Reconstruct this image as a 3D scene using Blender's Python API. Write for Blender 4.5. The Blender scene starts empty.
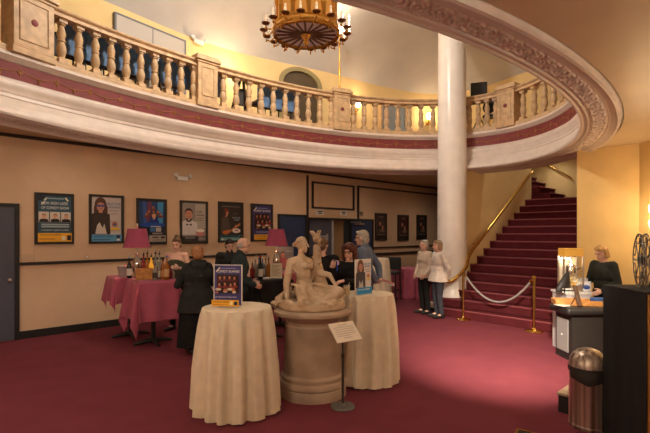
import bpy, bmesh, math, random
from math import sin, cos, pi, radians as R, sqrt, hypot, atan2
from mathutils import Vector as V, Matrix, Euler
random.seed(7)
S = bpy.context.scene
COL = S.collection
F, HOR, EYE = 440.0, 233.0, 1.78
# ------------------------------------------------------------------ helpers
def P(u, v, Y): return V(((u-325)/F*Y, Y, EYE+(HOR-v)/F*Y))
def fl(u, v):
    Y = F*EYE/(v-HOR); return V(((u-325)/F*Y, Y, 0))
ANG = R(43.2); DX, DY = cos(ANG), sin(ANG); W0 = V((-5.14, 7.36, 0))
D = V((DX, DY, 0)); N = V((-DY, DX, 0))
def W(s, n, z=0.0): return W0 + D*s + N*n + V((0, 0, z))
def ws(u):
    c = (u-325)/F; return (5.14+7.36*c)/(DX-DY*c)
def wz(u, v): return EYE+(HOR-v)/F*(7.36+DY*ws(u))

MATS = {}
def mat(name, col, rough=.6, metal=0., var=.0, scale=20, bump=0., bscale=None, emis=None, estr=0., trans=0., alpha=1., ior=1.45, spec=None, sheen=0., dirt=None):
    if name in MATS: return MATS[name]
    m = bpy.data.materials.new(name); m.use_nodes = True
    nt = m.node_tree; b = nt.nodes['Principled BSDF']
    b.inputs['Base Color'].default_value = (*col, 1); b.inputs['Roughness'].default_value = rough
    b.inputs['Metallic'].default_value = metal; b.inputs['Transmission Weight'].default_value = trans
    b.inputs['Alpha'].default_value = alpha; b.inputs['IOR'].default_value = ior
    if spec is not None: b.inputs['Specular IOR Level'].default_value = spec
    if sheen: b.inputs['Sheen Weight'].default_value = sheen
    if emis: b.inputs['Emission Color'].default_value = (*emis, 1); b.inputs['Emission Strength'].default_value = estr
    if var or bump or dirt:
        tc = nt.nodes.new('ShaderNodeTexCoord')
        nz = nt.nodes.new('ShaderNodeTexNoise'); nz.inputs['Scale'].default_value = scale; nz.inputs['Detail'].default_value = 5
        nt.links.new(tc.outputs['Object'], nz.inputs['Vector'])
        if var or dirt:
            mx = nt.nodes.new('ShaderNodeMix'); mx.data_type = 'RGBA'
            c2 = dirt if dirt else [max(0, c*(1-var)) for c in col]
            c1 = col if dirt else [min(1, c*(1+var*.6)) for c in col]
            mx.inputs[6].default_value = (*c2, 1); mx.inputs[7].default_value = (*c1, 1)
            rp = nt.nodes.new('ShaderNodeMapRange'); rp.inputs[1].default_value = .35; rp.inputs[2].default_value = .65
            nt.links.new(nz.outputs['Fac'], rp.inputs[0]); nt.links.new(rp.outputs[0], mx.inputs[0])
            nt.links.new(mx.outputs[2], b.inputs['Base Color'])
        if bump:
            n2 = nz
            if bscale:
                n2 = nt.nodes.new('ShaderNodeTexNoise'); n2.inputs['Scale'].default_value = bscale; n2.inputs['Detail'].default_value = 4
                nt.links.new(tc.outputs['Object'], n2.inputs['Vector'])
            bp = nt.nodes.new('ShaderNodeBump'); bp.inputs['Strength'].default_value = bump; bp.inputs['Distance'].default_value = .01
            nt.links.new(n2.outputs['Fac'], bp.inputs['Height']); nt.links.new(bp.outputs['Normal'], b.inputs['Normal'])
    MATS[name] = m; return m
_cc = {}
def cm(r, g, b, rough=.6):
    """plain printed / painted colour from 0-255 sRGB"""
    f = lambda c: (c/255/12.92) if c < 11 else ((c/255+.055)/1.055)**2.4
    k = (r, g, b, rough)
    if k not in _cc: _cc[k] = mat('colour_%d_%d_%d' % (r, g, b), (f(r), f(g), f(b)), rough)
    return _cc[k]

class MB:
    def __init__(s): s.b = bmesh.new()
    def verts(s, vs, fs):
        bv = [s.b.verts.new(v) for v in vs]
        for f in fs:
            try: s.b.faces.new([bv[i] for i in f])
            except ValueError: pass
        return s
    def box(s, lo, hi, M=None):
        x0, y0, z0 = lo; x1, y1, z1 = hi
        vs = [V(p) for p in ((x0,y0,z0),(x1,y0,z0),(x1,y1,z0),(x0,y1,z0),(x0,y0,z1),(x1,y0,z1),(x1,y1,z1),(x0,y1,z1))]
        if M is not None: vs = [M @ v for v in vs]
        return s.verts(vs, [(3,2,1,0),(4,5,6,7),(0,1,5,4),(1,2,6,5),(2,3,7,6),(3,0,4,7)])
    def wbox(s, s0, s1, n0, n1, z0, z1):
        vs = [W(a, b, c) for c in (z0, z1) for a, b in ((s0,n0),(s1,n0),(s1,n1),(s0,n1))]
        return s.verts(vs, [(3,2,1,0),(4,5,6,7),(0,1,5,4),(1,2,6,5),(2,3,7,6),(3,0,4,7)])
    def rings(s, rs, close=True, cap0=True, cap1=True):
        """list of rings (lists of points) -> skin"""
        bv = [[s.b.verts.new(p) for p in r] for r in rs]; n = len(rs[0])
        for a, c in zip(bv[:-1], bv[1:]):
            for i in range(n if close else n-1):
                j = (i+1) % n
                try: s.b.faces.new((a[i], a[j], c[j], c[i]))
                except ValueError: pass
        if close and cap0: s.b.faces.new(bv[0][::-1])
        if close and cap1: s.b.faces.new(bv[-1])
        return s
    def lathe(s, prof, seg=24, c=(0,0,0), sx=1, sy=1, M=None, cap=True):
        rs = []
        for r, z in prof:
            ring = [V((c[0]+max(r,1e-4)*sx*cos(2*pi*i/seg), c[1]+max(r,1e-4)*sy*sin(2*pi*i/seg), c[2]+z)) for i in range(seg)]
            if M is not None: ring = [M @ p for p in ring]
            rs.append(ring)
        return s.rings(rs, True, cap, cap)
    def tube(s, pts, r, seg=8, cap=True, flat=1.0):
        pts = [V(p) for p in pts]; rs = r if isinstance(r, (list, tuple)) else [r]*len(pts)
        out = []; up = None
        for i, p in enumerate(pts):
            t = (pts[min(i+1, len(pts)-1)]-pts[max(i-1, 0)])
            if t.length < 1e-9: t = V((0,0,1))
            t.normalize()
            if up is None: up = V((0,0,1)) if abs(t.z) < .9 else V((1,0,0))
            x = t.cross(up)
            if x.length < 1e-6: x = t.cross(V((0,1,0)))
            x.normalize(); y = x.cross(t).normalized(); up = y
            out.append([p + x*(rs[i]*cos(2*pi*k/seg)) + y*(rs[i]*flat*sin(2*pi*k/seg)) for k in range(seg)])
        return s.rings(out, True, cap, cap)
    def cap(s, a, b, ra, rb, seg=12):
        """tapered capsule"""
        a = V(a); b = V(b); t = b-a; L = t.length
        if L < 1e-6: return s.ball(a, (ra,)*3)
        t.normalize(); up = V((0,0,1)) if abs(t.z) < .9 else V((1,0,0)); x = t.cross(up).normalized(); y = x.cross(t)
        prof = [(ra*sin(q), -ra*cos(q)) for q in (.02, .5, 1.0, pi/2)] + [(rb*sin(q), L-rb*cos(q)) for q in (pi/2, pi-1.0, pi-.5, pi-.02)]
        return s.rings([[a+t*h+x*(r*cos(2*pi*k/seg))+y*(r*sin(2*pi*k/seg)) for k in range(seg)] for r, h in prof])
    def ball(s, c, r, rot=None, seg=14, rn=9):
        c = V(c); M = (rot.to_matrix() if rot is not None else Matrix.Identity(3)); rs = []
        if not isinstance(r, (tuple, list)): r = (r, r, r)
        for j in range(rn+1):
            q = pi*(j+.001)/(rn+.002); rs.append([c + M @ V((r[0]*sin(q)*cos(2*pi*k/seg), r[1]*sin(q)*sin(2*pi*k/seg), -r[2]*cos(q))) for k in range(seg)])
        return s.rings(rs)
    def prism(s, poly, z0, z1, M=None):
        n = len(poly); vs = [V((x, y, z0)) for x, y in poly]+[V((x, y, z1)) for x, y in poly]
        if M is not None: vs = [M @ v for v in vs]
        return s.verts(vs, [tuple(range(n))[::-1], tuple(range(n, 2*n))]+[(i, (i+1) % n, n+(i+1) % n, n+i) for i in range(n)])
    def build(s, name, m, parent=None, smooth=True, bevel=0., ang=38, seg=2):
        bmesh.ops.remove_doubles(s.b, verts=s.b.verts, dist=1e-6)
        bmesh.ops.recalc_face_normals(s.b, faces=s.b.faces)
        me = bpy.data.meshes.new(name); s.b.to_mesh(me); s.b.free()
        if smooth:
            for p in me.polygons: p.use_smooth = True
            me.set_sharp_from_angle(angle=R(ang))
        if m: me.materials.append(m)
        o = bpy.data.objects.new(name, me); COL.objects.link(o)
        if parent: o.parent = parent
        if bevel:
            md = o.modifiers.new('b', 'BEVEL'); md.width = bevel; md.segments = seg; md.limit_method = 'ANGLE'; md.angle_limit = R(40)
        return o
    def remesh(s, name, m, parent=None, vox=.01, smooth=2):
        o = s.build(name, None, None, False)
        a = o.modifiers.new('r', 'REMESH'); a.mode = 'VOXEL'; a.voxel_size = vox; a.use_smooth_shade = True
        if smooth: q = o.modifiers.new('s', 'SMOOTH'); q.iterations = smooth; q.factor = .5
        dg = bpy.context.evaluated_depsgraph_get(); me = bpy.data.meshes.new_from_object(o.evaluated_get(dg))
        old = o.data; bpy.data.objects.remove(o); bpy.data.meshes.remove(old)
        me.name = name; me.materials.clear(); me.materials.append(m)
        for p in me.polygons: p.use_smooth = True
        o = bpy.data.objects.new(name, me); COL.objects.link(o)
        if parent: o.parent = parent
        return o

def tag(o, label=None, cat=None, group=None, kind=None):
    if label: o['label'] = label
    if cat: o['category'] = cat
    if group: o['group'] = group
    if kind: o['kind'] = kind
    return o
def thing(name, label, cat, loc=(0,0,0), rz=0., group=None):
    o = bpy.data.objects.new(name, None); COL.objects.link(o); o.empty_display_size = .1
    o.location = loc; o.rotation_euler = (0, 0, rz); return tag(o, label, cat, group)
def struct(o, label=None, cat=None): return tag(o, label, cat, None, 'structure')
def dup(root, loc, rz=None, label=None, group=None):
    r = root.copy(); COL.objects.link(r); r.location = loc
    if rz is not None: r.rotation_euler = (0, 0, rz)
    if label: r['label'] = label
    if group: r['group'] = group
    for ch in list(root.children):
        c = ch.copy(); COL.objects.link(c); c.parent = r
        for g in list(ch.children):
            k = g.copy(); COL.objects.link(k); k.parent = c
    return r
def text(s, parent, x, z, h, m, y=-.03, name='lettering', maxw=None, align='CENTER', rot=0., ext=.0008):
    cu = bpy.data.curves.new(name, 'FONT'); cu.body = s; cu.size = h*1.4; cu.align_x = align; cu.align_y = 'CENTER'; cu.extrude = ext
    o = bpy.data.objects.new(name, cu); COL.objects.link(o); o.parent = parent
    cu.materials.append(m); o.location = (x, y, z); o.rotation_euler = (pi/2, rot, 0)
    dg = bpy.context.evaluated_depsgraph_get(); me = bpy.data.meshes.new_from_object(o.evaluated_get(dg)); me.name = name
    loc, ro = o.location.copy(), o.rotation_euler.copy(); bpy.data.objects.remove(o); bpy.data.curves.remove(cu)
    o = bpy.data.objects.new(name, me); COL.objects.link(o); o.parent = parent; o.location = loc; o.rotation_euler = ro
    if not me.materials: me.materials.append(m)
    xs = [v.co.x for v in me.vertices]; w = max(xs)-min(xs) if xs else 0
    if maxw and w > maxw: o.scale = (maxw/w, 1, 1)
    return o
def lamp(name, kind, loc, power, col=(1, .78, .5), size=.1, spot=None, target=None, blend=.6, parent=None):
    l = bpy.data.lights.new(name, kind); l.energy = power; l.color = col
    if kind == 'AREA': l.size = size
    else: l.shadow_soft_size = size
    if spot: l.spot_size = R(spot); l.spot_blend = blend
    o = bpy.data.objects.new(name, l); COL.objects.link(o); o.location = loc
    if target is not None: o.rotation_euler = (V(target)-V(loc)).to_track_quat('-Z', 'Y').to_euler()
    if parent: o.parent = parent
    return o

# ------------------------------------------------------------------ materials
M_carpet = mat('carpet_red', (.172, .037, .050), .95, var=.07, scale=3.0, bump=.35, bscale=220, spec=.1)
M_wall = mat('plaster_peach', (.66, .46, .295), .8, var=.05, scale=2.5, bump=.05, bscale=40)
M_yel = mat('plaster_yellow', (.78, .57, .27), .8, var=.04, scale=3, bump=.04, bscale=40)
M_gold = mat('plaster_gold', (.74, .50, .19), .65, var=.08, scale=2, bump=.06, bscale=30)
M_ceil = mat('ceiling_tan', (.60, .46, .28), .42, var=.06, scale=1.5)
M_ceilw = mat('ceiling_pale', (.52, .475, .44), .85, var=.08, scale=1.2)
M_cream = mat('paint_cream_pink', (.68, .575, .505), .45, var=.06, scale=6)
M_relief = mat('relief_cream', (.68, .56, .48), .5, var=.15, scale=30)
M_stone = mat('balustrade_tan', (.56, .37, .20), .5, var=.2, scale=9, bump=.08, bscale=60)
M_frieze = mat('frieze_red', (.20, .033, .034), .6, var=.15, scale=8)
M_gilt = mat('gilt', (.72, .38, .07), .35, .6)
M_oldgilt = mat('old_gilt', (.33, .15, .04), .6, .2)
M_brass = mat('brass', (.72, .45, .12), .25, 1., var=.08, scale=12)
M_black = mat('black_trim', (.016, .014, .013), .5)
M_dkbrown = mat('brown_black_trim', (.03, .017, .012), .5)
M_col = mat('column_white', (.85, .78, .71), .28, var=.05, scale=4)
M_marble = mat('marble_cream', (.58, .43, .285), .42, var=.18, scale=7, dirt=(.40, .27, .16), bump=.06, bscale=50)
M_plinth = mat('plinth_stone', (.40, .29, .205), .5, var=.2, scale=4, bump=.1, bscale=60)
M_cloth = mat('ivory_tablecloth', (.74, .62, .45), .8, var=.06, scale=12, sheen=.2)
M_wine = mat('wine_tablecloth', (.42, .085, .135), .8, var=.08, scale=8, sheen=.1)
M_bcloth = mat('black_cloth', (.007, .007, .0075), .85)
M_navy = mat('door_navy', (.025, .042, .105), .55)
M_greyblue = mat('door_greyblue', (.075, .08, .115), .5)
M_steel = mat('stainless', (.62, .55, .48), .32, 1., var=.1, scale=4)
M_dsteel = mat('dark_metal', (.09, .085, .08), .4, .8)
M_cabwood = mat('cabinet_wood', (.48, .24, .07), .45, var=.12, scale=3)
M_glass = mat('clear_glass', (.95, .95, .95), .03, trans=1., ior=1.3)
M_wood = mat('amber_wood', (.50, .22, .06), .45, var=.3, scale=14)
M_white = mat('white_plastic', (.75, .72, .68), .4)
M_grey = mat('grey_panel', (.42, .40, .40), .5)
M_skin = mat('skin', (.66, .39, .29), .5, var=.06, scale=14)
# ------------------------------------------------------------------ room shell
def fpoly(name, pts, z, m, th=.05):
    return MB().prism([(p.x, p.y) for p in pts], z-th, z, None).build(name, m, None, False)
SL, SR_, NB = -3.2, 13.6, -11.5
CB = 3.42            # ceiling behind the ring
CA = 3.24            # ceiling on the near side of the ring
TC1 = V((4.49, 7.84, 0)); TC2 = TC1 + V((.6845, -.729, 0))*.92; TC3 = V((TC2.x-.35, -4.5, 0))
fl_o = fpoly('floor', [W(SL-.3, .3), W(SL-.3, NB-.3), W(11, NB-.3), W(16.5, -3), W(16.5, .3)], 0, M_carpet, .2); struct(fl_o)

# back wall with the doorway cut out
sa, sb = ws(307), ws(349.5); dz = 2.2
m = MB(); m.wbox(SL-.2, sa, 0, .2, 0, 4.1); m.wbox(sa, sb, 0, .2, dz, 4.1); m.wbox(sb, SR_, 0, .2, 0, 4.1)
struct(m.build('wall_back', M_wall, None, False))
m = MB(); m.wbox(SL-.2, SL, NB, .2, 0, 7.6); struct(m.build('wall_left', M_wall, None, False))
m = MB(); m.wbox(SL-.2, 11, NB-.2, NB, 0, 4.1); struct(m.build('wall_front', M_wall, None, False))
m = MB(); m.wbox(SR_, SR_+.2, -4, .2, 0, 4.1); struct(m.build('wall_hall_end', M_wall, None, False))
# right side: tower face, then the wall running back past the camera
def vwall(name, a, b, z0, z1, m, th=.12):
    t = (b-a).normalized(); n = V((t.y, -t.x, 0))
    vs = [p+V((0, 0, z)) for z in (z0, z1) for p in (a, b, b+n*th, a+n*th)]
    return MB().verts(vs, [(3,2,1,0),(4,5,6,7),(0,1,5,4),(1,2,6,5),(2,3,7,6),(3,0,4,7)]).build(name, m, None, False)
struct(vwall('wall_tower', TC2, TC1, 0, 4.1, M_gold)); struct(vwall('wall_right', TC3, TC2, 0, 4.1, M_gold))
# stair hall
SO = V((2.91, 9.1, 0)); s0 = (SO-W0).dot(D); n0 = (SO-W0).dot(N)
nR = (TC1-W0).dot(N)                      # right wall line of the stair
LA, LB = (s0+.75, n0+.62), (s0+3.66, n0+.13)
struct(vwall('wall_stair_right', W(s0+.29, nR), W(s0+5.3, nR), 0, 4.08, M_yel))
o = MB(); a0, a1 = W(*LA), W(*LB)
struct(vwall('wall_stair_left', a1, a0, 0, 4.05, M_yel))
struct(vwall('wall_hall_right', a0 + N*.12, W(SR_+.1, LA[1]+.12), 0, 3.6, M_wall))
struct(vwall('wall_stair_back', W(s0+4.75, nR-.2), W(s0+4.75, n0+3.2), 0, 4.08, M_yel))
struct(vwall('wall_stair_side', W(s0+3.62, n0+2.6), W(s0+4.9, n0+2.6), 3.5, 4.08, M_yel))
m = MB(); m.wbox(s0+3.3, s0+5.2, nR-.2, n0+2.8, 4.08, 4.14); struct(m.build('ceiling_stairwell', M_ceilw, None, False))
# stairs: one carpeted flight, landing, second flight turning left
RI, TR = .177, .2425
def n_left(s): return LA[1]+(s-LA[0])*(LB[1]-LA[1])/(LB[0]-LA[0])
m = MB()
for j in range(15):
    a = s0+j*TR; b = s0+15*TR+.02 if j < 14 else s0+4.75
    nl = n_left(max(a, LA[0]-.6))+.02
    m.wbox(a-.022, b, nR, nl, j*RI, (j+1)*RI-.004)
st = m.build('staircase', M_carpet, None, False, bevel=.012)
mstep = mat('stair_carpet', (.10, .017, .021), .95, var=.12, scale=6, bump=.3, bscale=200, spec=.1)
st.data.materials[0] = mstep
mnose_lit = mat('stair_nosing_lit', (.22, .048, .056), .8, bump=.3, bscale=200)  # paler tubes paint in the light caught by the rounded step edges
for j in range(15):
    a = s0+j*TR-.016; nl = n_left(max(a, LA[0]-.6))+.01; b = MB(); b.tube([W(a, nR+.01, (j+1)*RI-.016), W(a, nl, (j+1)*RI-.016)], .0175, 8); b.build('lit_nosing', mnose_lit, st)
tag(st, 'straight flight of red carpeted steps rising beside the white column', 'staircase', None, 'structure')
m = MB(); zl = 15*RI; nf = n0-.32
for j in range(8):
    m.wbox(s0+3.70, s0+4.745, nf+j*.25, nf+2.5, zl+j*RI-.002, zl+(j+1)*RI-.004)
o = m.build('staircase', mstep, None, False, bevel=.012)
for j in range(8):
    a = nf+j*.25-.014; b = MB(); b.tube([W(s0+3.70, a, zl+(j+1)*RI-.016), W(s0+4.74, a, zl+(j+1)*RI-.016)], .017, 8); b.build('lit_nosing', mnose_lit, o)
tag(o, 'short upper flight of red carpeted steps turning left off the landing', 'staircase', None, 'structure')

# ------------------------------------------------------------------ oval opening
OC = V((.0224, 6.2152, 0)); EA, EB = 4.99, 2.86
def E(t, k=1.0, dl=0.0, z=0.0, f=None):
    if f is None: f = 1. if z == 0 else max(0., min(1., (z-3.27)/.46))
    return OC + D*((EA*k+dl+f*(.50-.28*cos(t)))*cos(t)) + N*((EB*k+dl)*sin(t)) + V((0, 0, z))
def Et(t):
    v = D*(-EA*sin(t)) + N*(EB*cos(t)); return v.normalized()
def hit(u, dl=.1):
    """angle on the far half of the oval seen at column u"""
    best = None
    for i in range(4000):
        t = -0.6 + i*(pi+1.2)/4000; p = E(t, 1, dl); 
        if p.y <= .3: continue
        uu = 325+F*p.x/p.y; c = abs(uu-u)
        if t < 0 and p.y < 6: continue
        if best is None or c < best[0]: best = (c, t)
    return best[1]
NT = 320
def ring_strip(prof, ts=None, close=True):
    """prof: list of (k, dl, z); swept round the oval"""
    ts = ts or [2*pi*i/NT for i in range(NT)]
    return [[E(t, k, dl, z, 0. if k > 1 else None) for k, dl, z in prof] for t in ts]
def ring_mesh(prof, name, m, closed_prof=True, ts=None, ang=35):
    b = MB(); rs = ring_strip(prof, ts); n = len(prof); full = ts is None
    bv = [[b.b.verts.new(p) for p in r] for r in rs]; L = len(bv)
    for i in range(L if full else L-1):
        a, c = bv[i], bv[(i+1) % L]
        for j in range(n if closed_prof else n-1):
            b.b.faces.new((a[j], a[(j+1) % n], c[(j+1) % n], c[j]))
    if not full and closed_prof: b.b.faces.new(bv[0][::-1]); b.b.faces.new(bv[-1])
    return b.build(name, m, None, True, ang=ang)
# fascia (faces the void) and soffit
fas = [(1,.0,3.262),(1,-.004,3.285),(1,.0,3.31),(1,.022,3.32),(1,.022,3.37),(1,.03,3.40),(1,.05,3.43),(1,.075,3.47),(1,.085,3.50),(1,.072,3.51),(1,.072,3.555),(1,.058,3.57),
       (1,.052,3.60),(1,.03,3.63),(1,.008,3.665),(1,.003,3.69),(1,.003,3.715),(1,.03,3.72),(1,.045,3.735),(1,.075,3.755),(1,.08,3.77),(1,.08,3.985),(1,.06,3.99),(1,.055,4.0),(1,.03,4.015),(1,.02,4.03),(1,.0,4.045),(1,.0,4.075),(1,.03,4.085),(1,.03,4.10),(1,.45,4.10),(1,.45,3.6),
       (1.15,.06,CA+.05),(1.15,.02,CA+.01),(1.15,.0,CA-.022),(1.148,0,CA-.040),(1.138,0,CA-.043),(1.133,0,CA-.030),(1.125,0,CA-.026),(1.118,0,CA-.014),(1.112,0,CA-.010),(1.108,0,CA-.009),(1.106,0,CA+.0),
       (1.038,0,CA+.008),(1.035,0,CA-.006),(1.030,0,CA-.010),(1.026,0,CA+.004),(1.016,0,CA+.008),(1.010,0,CA-.006),(1.004,0,CA-.004)]
o = ring_mesh(fas, 'balcony_ring', M_cream); struct(o)
# red frieze panel with gilt swags
o = ring_mesh([(1,.074,3.775),(1,.074,3.98),(1,.085,3.98),(1,.085,3.775)], 'frieze_band', M_frieze); struct(o)
# arc length table
AL = [0.]; TS = [2*pi*i/2000 for i in range(2001)]
for i in range(2000): AL.append(AL[-1]+(E(TS[i+1], 1, .07)-E(TS[i], 1, .07)).length)
def t_at(l):
    l %= AL[-1]; lo, hi = 0, 2000
    while hi-lo > 1:
        mid = (lo+hi)//2
        if AL[mid] <= l: lo = mid
        else: hi = mid
    return TS[lo]+(TS[hi]-TS[lo])*(l-AL[lo])/(AL[hi]-AL[lo])
def l_at(t):
    t %= 2*pi; i = min(1999, int(t/(2*pi)*2000)); return AL[i]+(t-TS[i])/(TS[i+1]-TS[i])*(AL[i+1]-AL[i])
m = MB(); nsw = 58; per = AL[-1]/nsw
for k in range(nsw):
    l0 = k*per
    if t_at(l0) > pi*1.25 and t_at(l0) < pi*1.75: continue
    m.tube([E(t_at(l0+per*q/8), 1, .071, 3.905-.05*sin(pi*q/8)) for q in range(9)], [.003+.005*sin(pi*q/8) for q in range(9)], 6)
    t = t_at(l0); c = E(t, 1, .071); tg = Et(t)
    for q in range(5):
        a = -pi/2 + (q-2)*.62; m.ball(c+tg*(.028*cos(a))+V((0, 0, 3.895+.03*sin(a))), (.011, .011, .017), seg=6, rn=4)
    m.ball(c+V((0, 0, 3.915)), .012, seg=6, rn=4); m.tube([c+V((0, 0, 3.95)), c+V((0, 0, 3.82))], [.003, .006], 6)
    t = t_at(l0+per/2); c = E(t, 1, .071); m.ball(c+V((0, 0, 3.825)), (.022, .022, .014), seg=6, rn=4); m.ball(c+V((0, 0, 3.80)), .01, seg=6, rn=4)
o = m.build('frieze_ornament', M_oldgilt); struct(o)
# relief band on the soffit: scrolling foliage in relief
m = MB(); NU, NW = 2600, 24; rows = []
for i in range(NU):
    t = 2*pi*i/NU; l = l_at(t); row = []
    for j in range(NW+1):
        w = j/NW; k = 1.039+.066*w
        x = l*23; y = (w-.5)*6.2; c = ((x/4.2) % 1)*4.2-2.1; sgn = 1 if int(x/4.2) % 2 else -1
        r = hypot(c, (y*sgn)-.1); th = atan2(y*sgn-.1, c)
        hgt = .55+.45*sin(th*2+r*5.2); hgt *= (.5+.5*sin(9*th+r*9+x*.7)) * .55+.55
        hgt += .25*sin(x*4.1+y*5)*cos(y*7-x*2.3)
        e = min(1, w*7, (1-w)*7); hgt = max(0, min(1, hgt))*e
        row.append(E(t, k, 0, CA+.004-.021*hgt, 0.))
    rows.append(row)
bv = [[m.b.verts.new(p) for p in r] for r in rows]
for i in range(NU):
    for j in range(NW): m.b.faces.new((bv[i][j], bv[i][j+1], bv[(i+1) % NU][j+1], bv[(i+1) % NU][j]))
o = m.build('soffit_relief', M_relief, ang=80); struct(o)

# ceilings around the ring (lower storey)
def ceil_poly(name, half, z, m, rect, th=.05):
    """area between the ring's outer edge and a rectangle in wall coordinates, for one half of the oval"""
    b = MB(); s_lo, s_hi, n_lo, n_hi = rect; cs = (OC-W0).dot(D); cn = (OC-W0).dot(N); K = 160; lo = []; 
    for i in range(K+1):
        t = (0 if half > 0 else pi)+pi*i/K; e = E(t, 1.15, .03, 0, 0.); ds, dn = (e-W0).dot(D)-cs, (e-W0).dot(N)-cn
        f = 1e9
        if ds > 1e-6: f = min(f, (s_hi-cs)/ds)
        if ds < -1e-6: f = min(f, (s_lo-cs)/ds)
        if dn > 1e-6: f = min(f, (n_hi-cn)/dn)
        if dn < -1e-6: f = min(f, (n_lo-cn)/dn)
        f = max(f, 1.0); lo.append((e, W(cs+ds*f, cn+dn*f)))
    for zz in (z, z+th):
        vs = [[b.b.verts.new(p+V((0, 0, zz))) for p in pr] for pr in lo]
        for i in range(K):
            try: b.b.faces.new((vs[i][0], vs[i][1], vs[i+1][1], vs[i+1][0]))
            except ValueError: pass
    return b.build(name, m, None, False)
struct(ceil_poly('ceiling_near', -1, CA, M_ceil, (SL-.1, 7.8, NB-.1, 0)))
struct(ceil_poly('ceiling_back', 1, CB, M_ceil, (SL-.1, 8.75, -9, .1)))
m = MB(); m.wbox(8.7, SR_+.1, LA[1]-.0, .1, CB, CB+.05); struct(m.build('ceiling_hall', M_ceil, None, False))
m = MB(); m.wbox(SL-.1, -2.6, -4.6, -4.1, CA, CB+.05); struct(m.build('trim_1', M_ceil, None, False))
# mezzanine floor slab round the opening
upper = [(-8.6,-4.2),(-4,-5.6),(0,-5.8),(4,-5.6),(7.0,-4.2),(7.9,-2),(7.41,.03),(7.72,1.7),(7.2,2.95),(5.6,3.55),(3.7,3.82),(.83,4.36),(-1.73,4.02),(-4.2,3.6),(-6.6,3.2),(-8.8,2.4),(-9.4,-1)]
def cat_rom(pts, k):
    out = []; n = len(pts)
    for i in range(n):
        p0, p1, p2, p3 = (V((*pts[(i+q) % n], 0)) for q in (-1, 0, 1, 2))
        for j in range(k):
            t = j/k; out.append(.5*((2*p1)+(-p0+p2)*t+(2*p0-5*p1+4*p2-p3)*t*t+(-p0+3*p1-3*p2+p3)*t**3))
    return out
UW = [OC + D*p.x + N*p.y for p in cat_rom(upper, 8)]
def upper_hit(u):
    """where the ray at column u meets the far upper wall: point, tangent to picture right, inward normal"""
    d = V(((u-325)/F, 1, 0)); best = None
    for i in range(len(UW)):
        a, b = UW[i], UW[(i+1) % len(UW)]; e = b-a; den = d.x*e.y-d.y*e.x
        if abs(den) < 1e-9: continue
        t = (a.x*e.y-a.y*e.x)/den; q = (a.x*d.y-a.y*d.x)/den
        if t > 0 and 0 <= q <= 1 and (best is None or t > best[0]): best = (t, d*t, e.normalized())
    p, tg = best[1], best[2]
    if tg.x*d.y-tg.y*d.x < 0: tg = -tg
    n = V((tg.y, -tg.x, 0)); return p, tg, n
b = MB(); ins = [E(2*pi*i/len(UW), 1, .44, 4.1) for i in range(len(UW))]
ord_ = []
for p in UW:
    r = p-OC; ord_.append(E(atan2(r.dot(N)/EB, r.dot(D)/EA), 1, .44, 0))
for z in (4.10, 3.9):
    va = [b.b.verts.new(p+V((0, 0, z))) for p in ord_]; vb = [b.b.verts.new(p+(p-OC).normalized()*.3+V((0, 0, z))) for p in UW]
    for i in range(len(UW)):
        j = (i+1) % len(UW)
        mid = (UW[i]+UW[j])/2; ss, nn = (mid-W0).dot(D), (mid-W0).dot(N)
        if ss > s0+3.2 and nn < n0+1.9 and nn > nR: continue
        try: b.b.faces.new((va[i], vb[i], vb[j], va[j]))
        except ValueError: pass
struct(b.build('floor_mezzanine', M_carpet, None, False))
ZU = 5.98
b = MB(); rs = []
for z, k in ((4.05, 1.0), (ZU, 1.0)): rs.append([p+V((0, 0, z)) for p in UW])
b.rings(rs, True, False, False); struct(b.build('wall_upper', M_yel, None, True))
b = MB(); rs = []
for z, k in ((ZU, 1.0), (6.25, .965), (6.6, .88), (6.95, .72), (7.15, .5), (7.25, .25), (7.28, .02)): rs.append([OC+(p-OC)*k+V((0, 0, z)) for p in UW])
b.rings(rs, True, False, True); dome = struct(b.build('ceiling_upper', M_ceilw, None, True, ang=80))

# ------------------------------------------------------------------ back wall details
def wplate(name, u0, u1, v0, v1, m, off=.02, th=None, parent=None):
    a, c = ws(u0), ws(u1); um = (u0+u1)/2; z1, z0_ = wz(um, v0), wz(um, v1)
    return MB().wbox(a, c, -off, 0.0 if th is None else -off+th, z0_, z1).build(name, m, parent, False)
def wbar(b, sA, sB, zA, zB, off=.03, n=-.001):
    b.wbox(sA, sB, -off, n, zA, zB)
b = MB(); wbar(b, ws(19.5), ws(266), 1.235, 1.285, .035); struct(b.build('chair_rail', M_black, None, False))
b = MB(); wbar(b, ws(372.5), SR_, 1.30, 1.35, .035); wbar(b, ws(372.5), SR_, 1.08, 1.16, .035); struct(b.build('chair_rail', M_dkbrown, None, False))
b = MB(); wbar(b, ws(19.5), ws(277), 0, .13, .025); wbar(b, ws(373), SR_, 0, .13, .025); struct(b.build('baseboard_back', M_black, None, False))
b = MB(); wbar(b, SL, SR_, CB-.05, CB-.001, .06); struct(b.build('trim_2', M_dkbrown, None, False))
b = MB(); wbar(b, ws(306.4), ws(308), 0, CB-.1, .03); struct(b.build('trim_3', M_dkbrown, None, False))
b = MB(); a_, c_ = ws(311.5), ws(354); zt, zb = wz(333, 183.5), wz(333, 209.5)
for q in ((a_, c_, zt-.05, zt), (a_, c_, zb, zb+.05), (a_, a_+.06, zb, zt), (c_-.06, c_, zb, zt)): wbar(b, *q, .03)
struct(b.build('trim_4', M_dkbrown, None, False))
b = MB(); wbar(b, ws(357), ws(358.6), 2.2, 3.19, .03); wbar(b, ws(357), SR_, 3.14, 3.19, .03); struct(b.build('trim_5', M_dkbrown, None, False))
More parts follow.
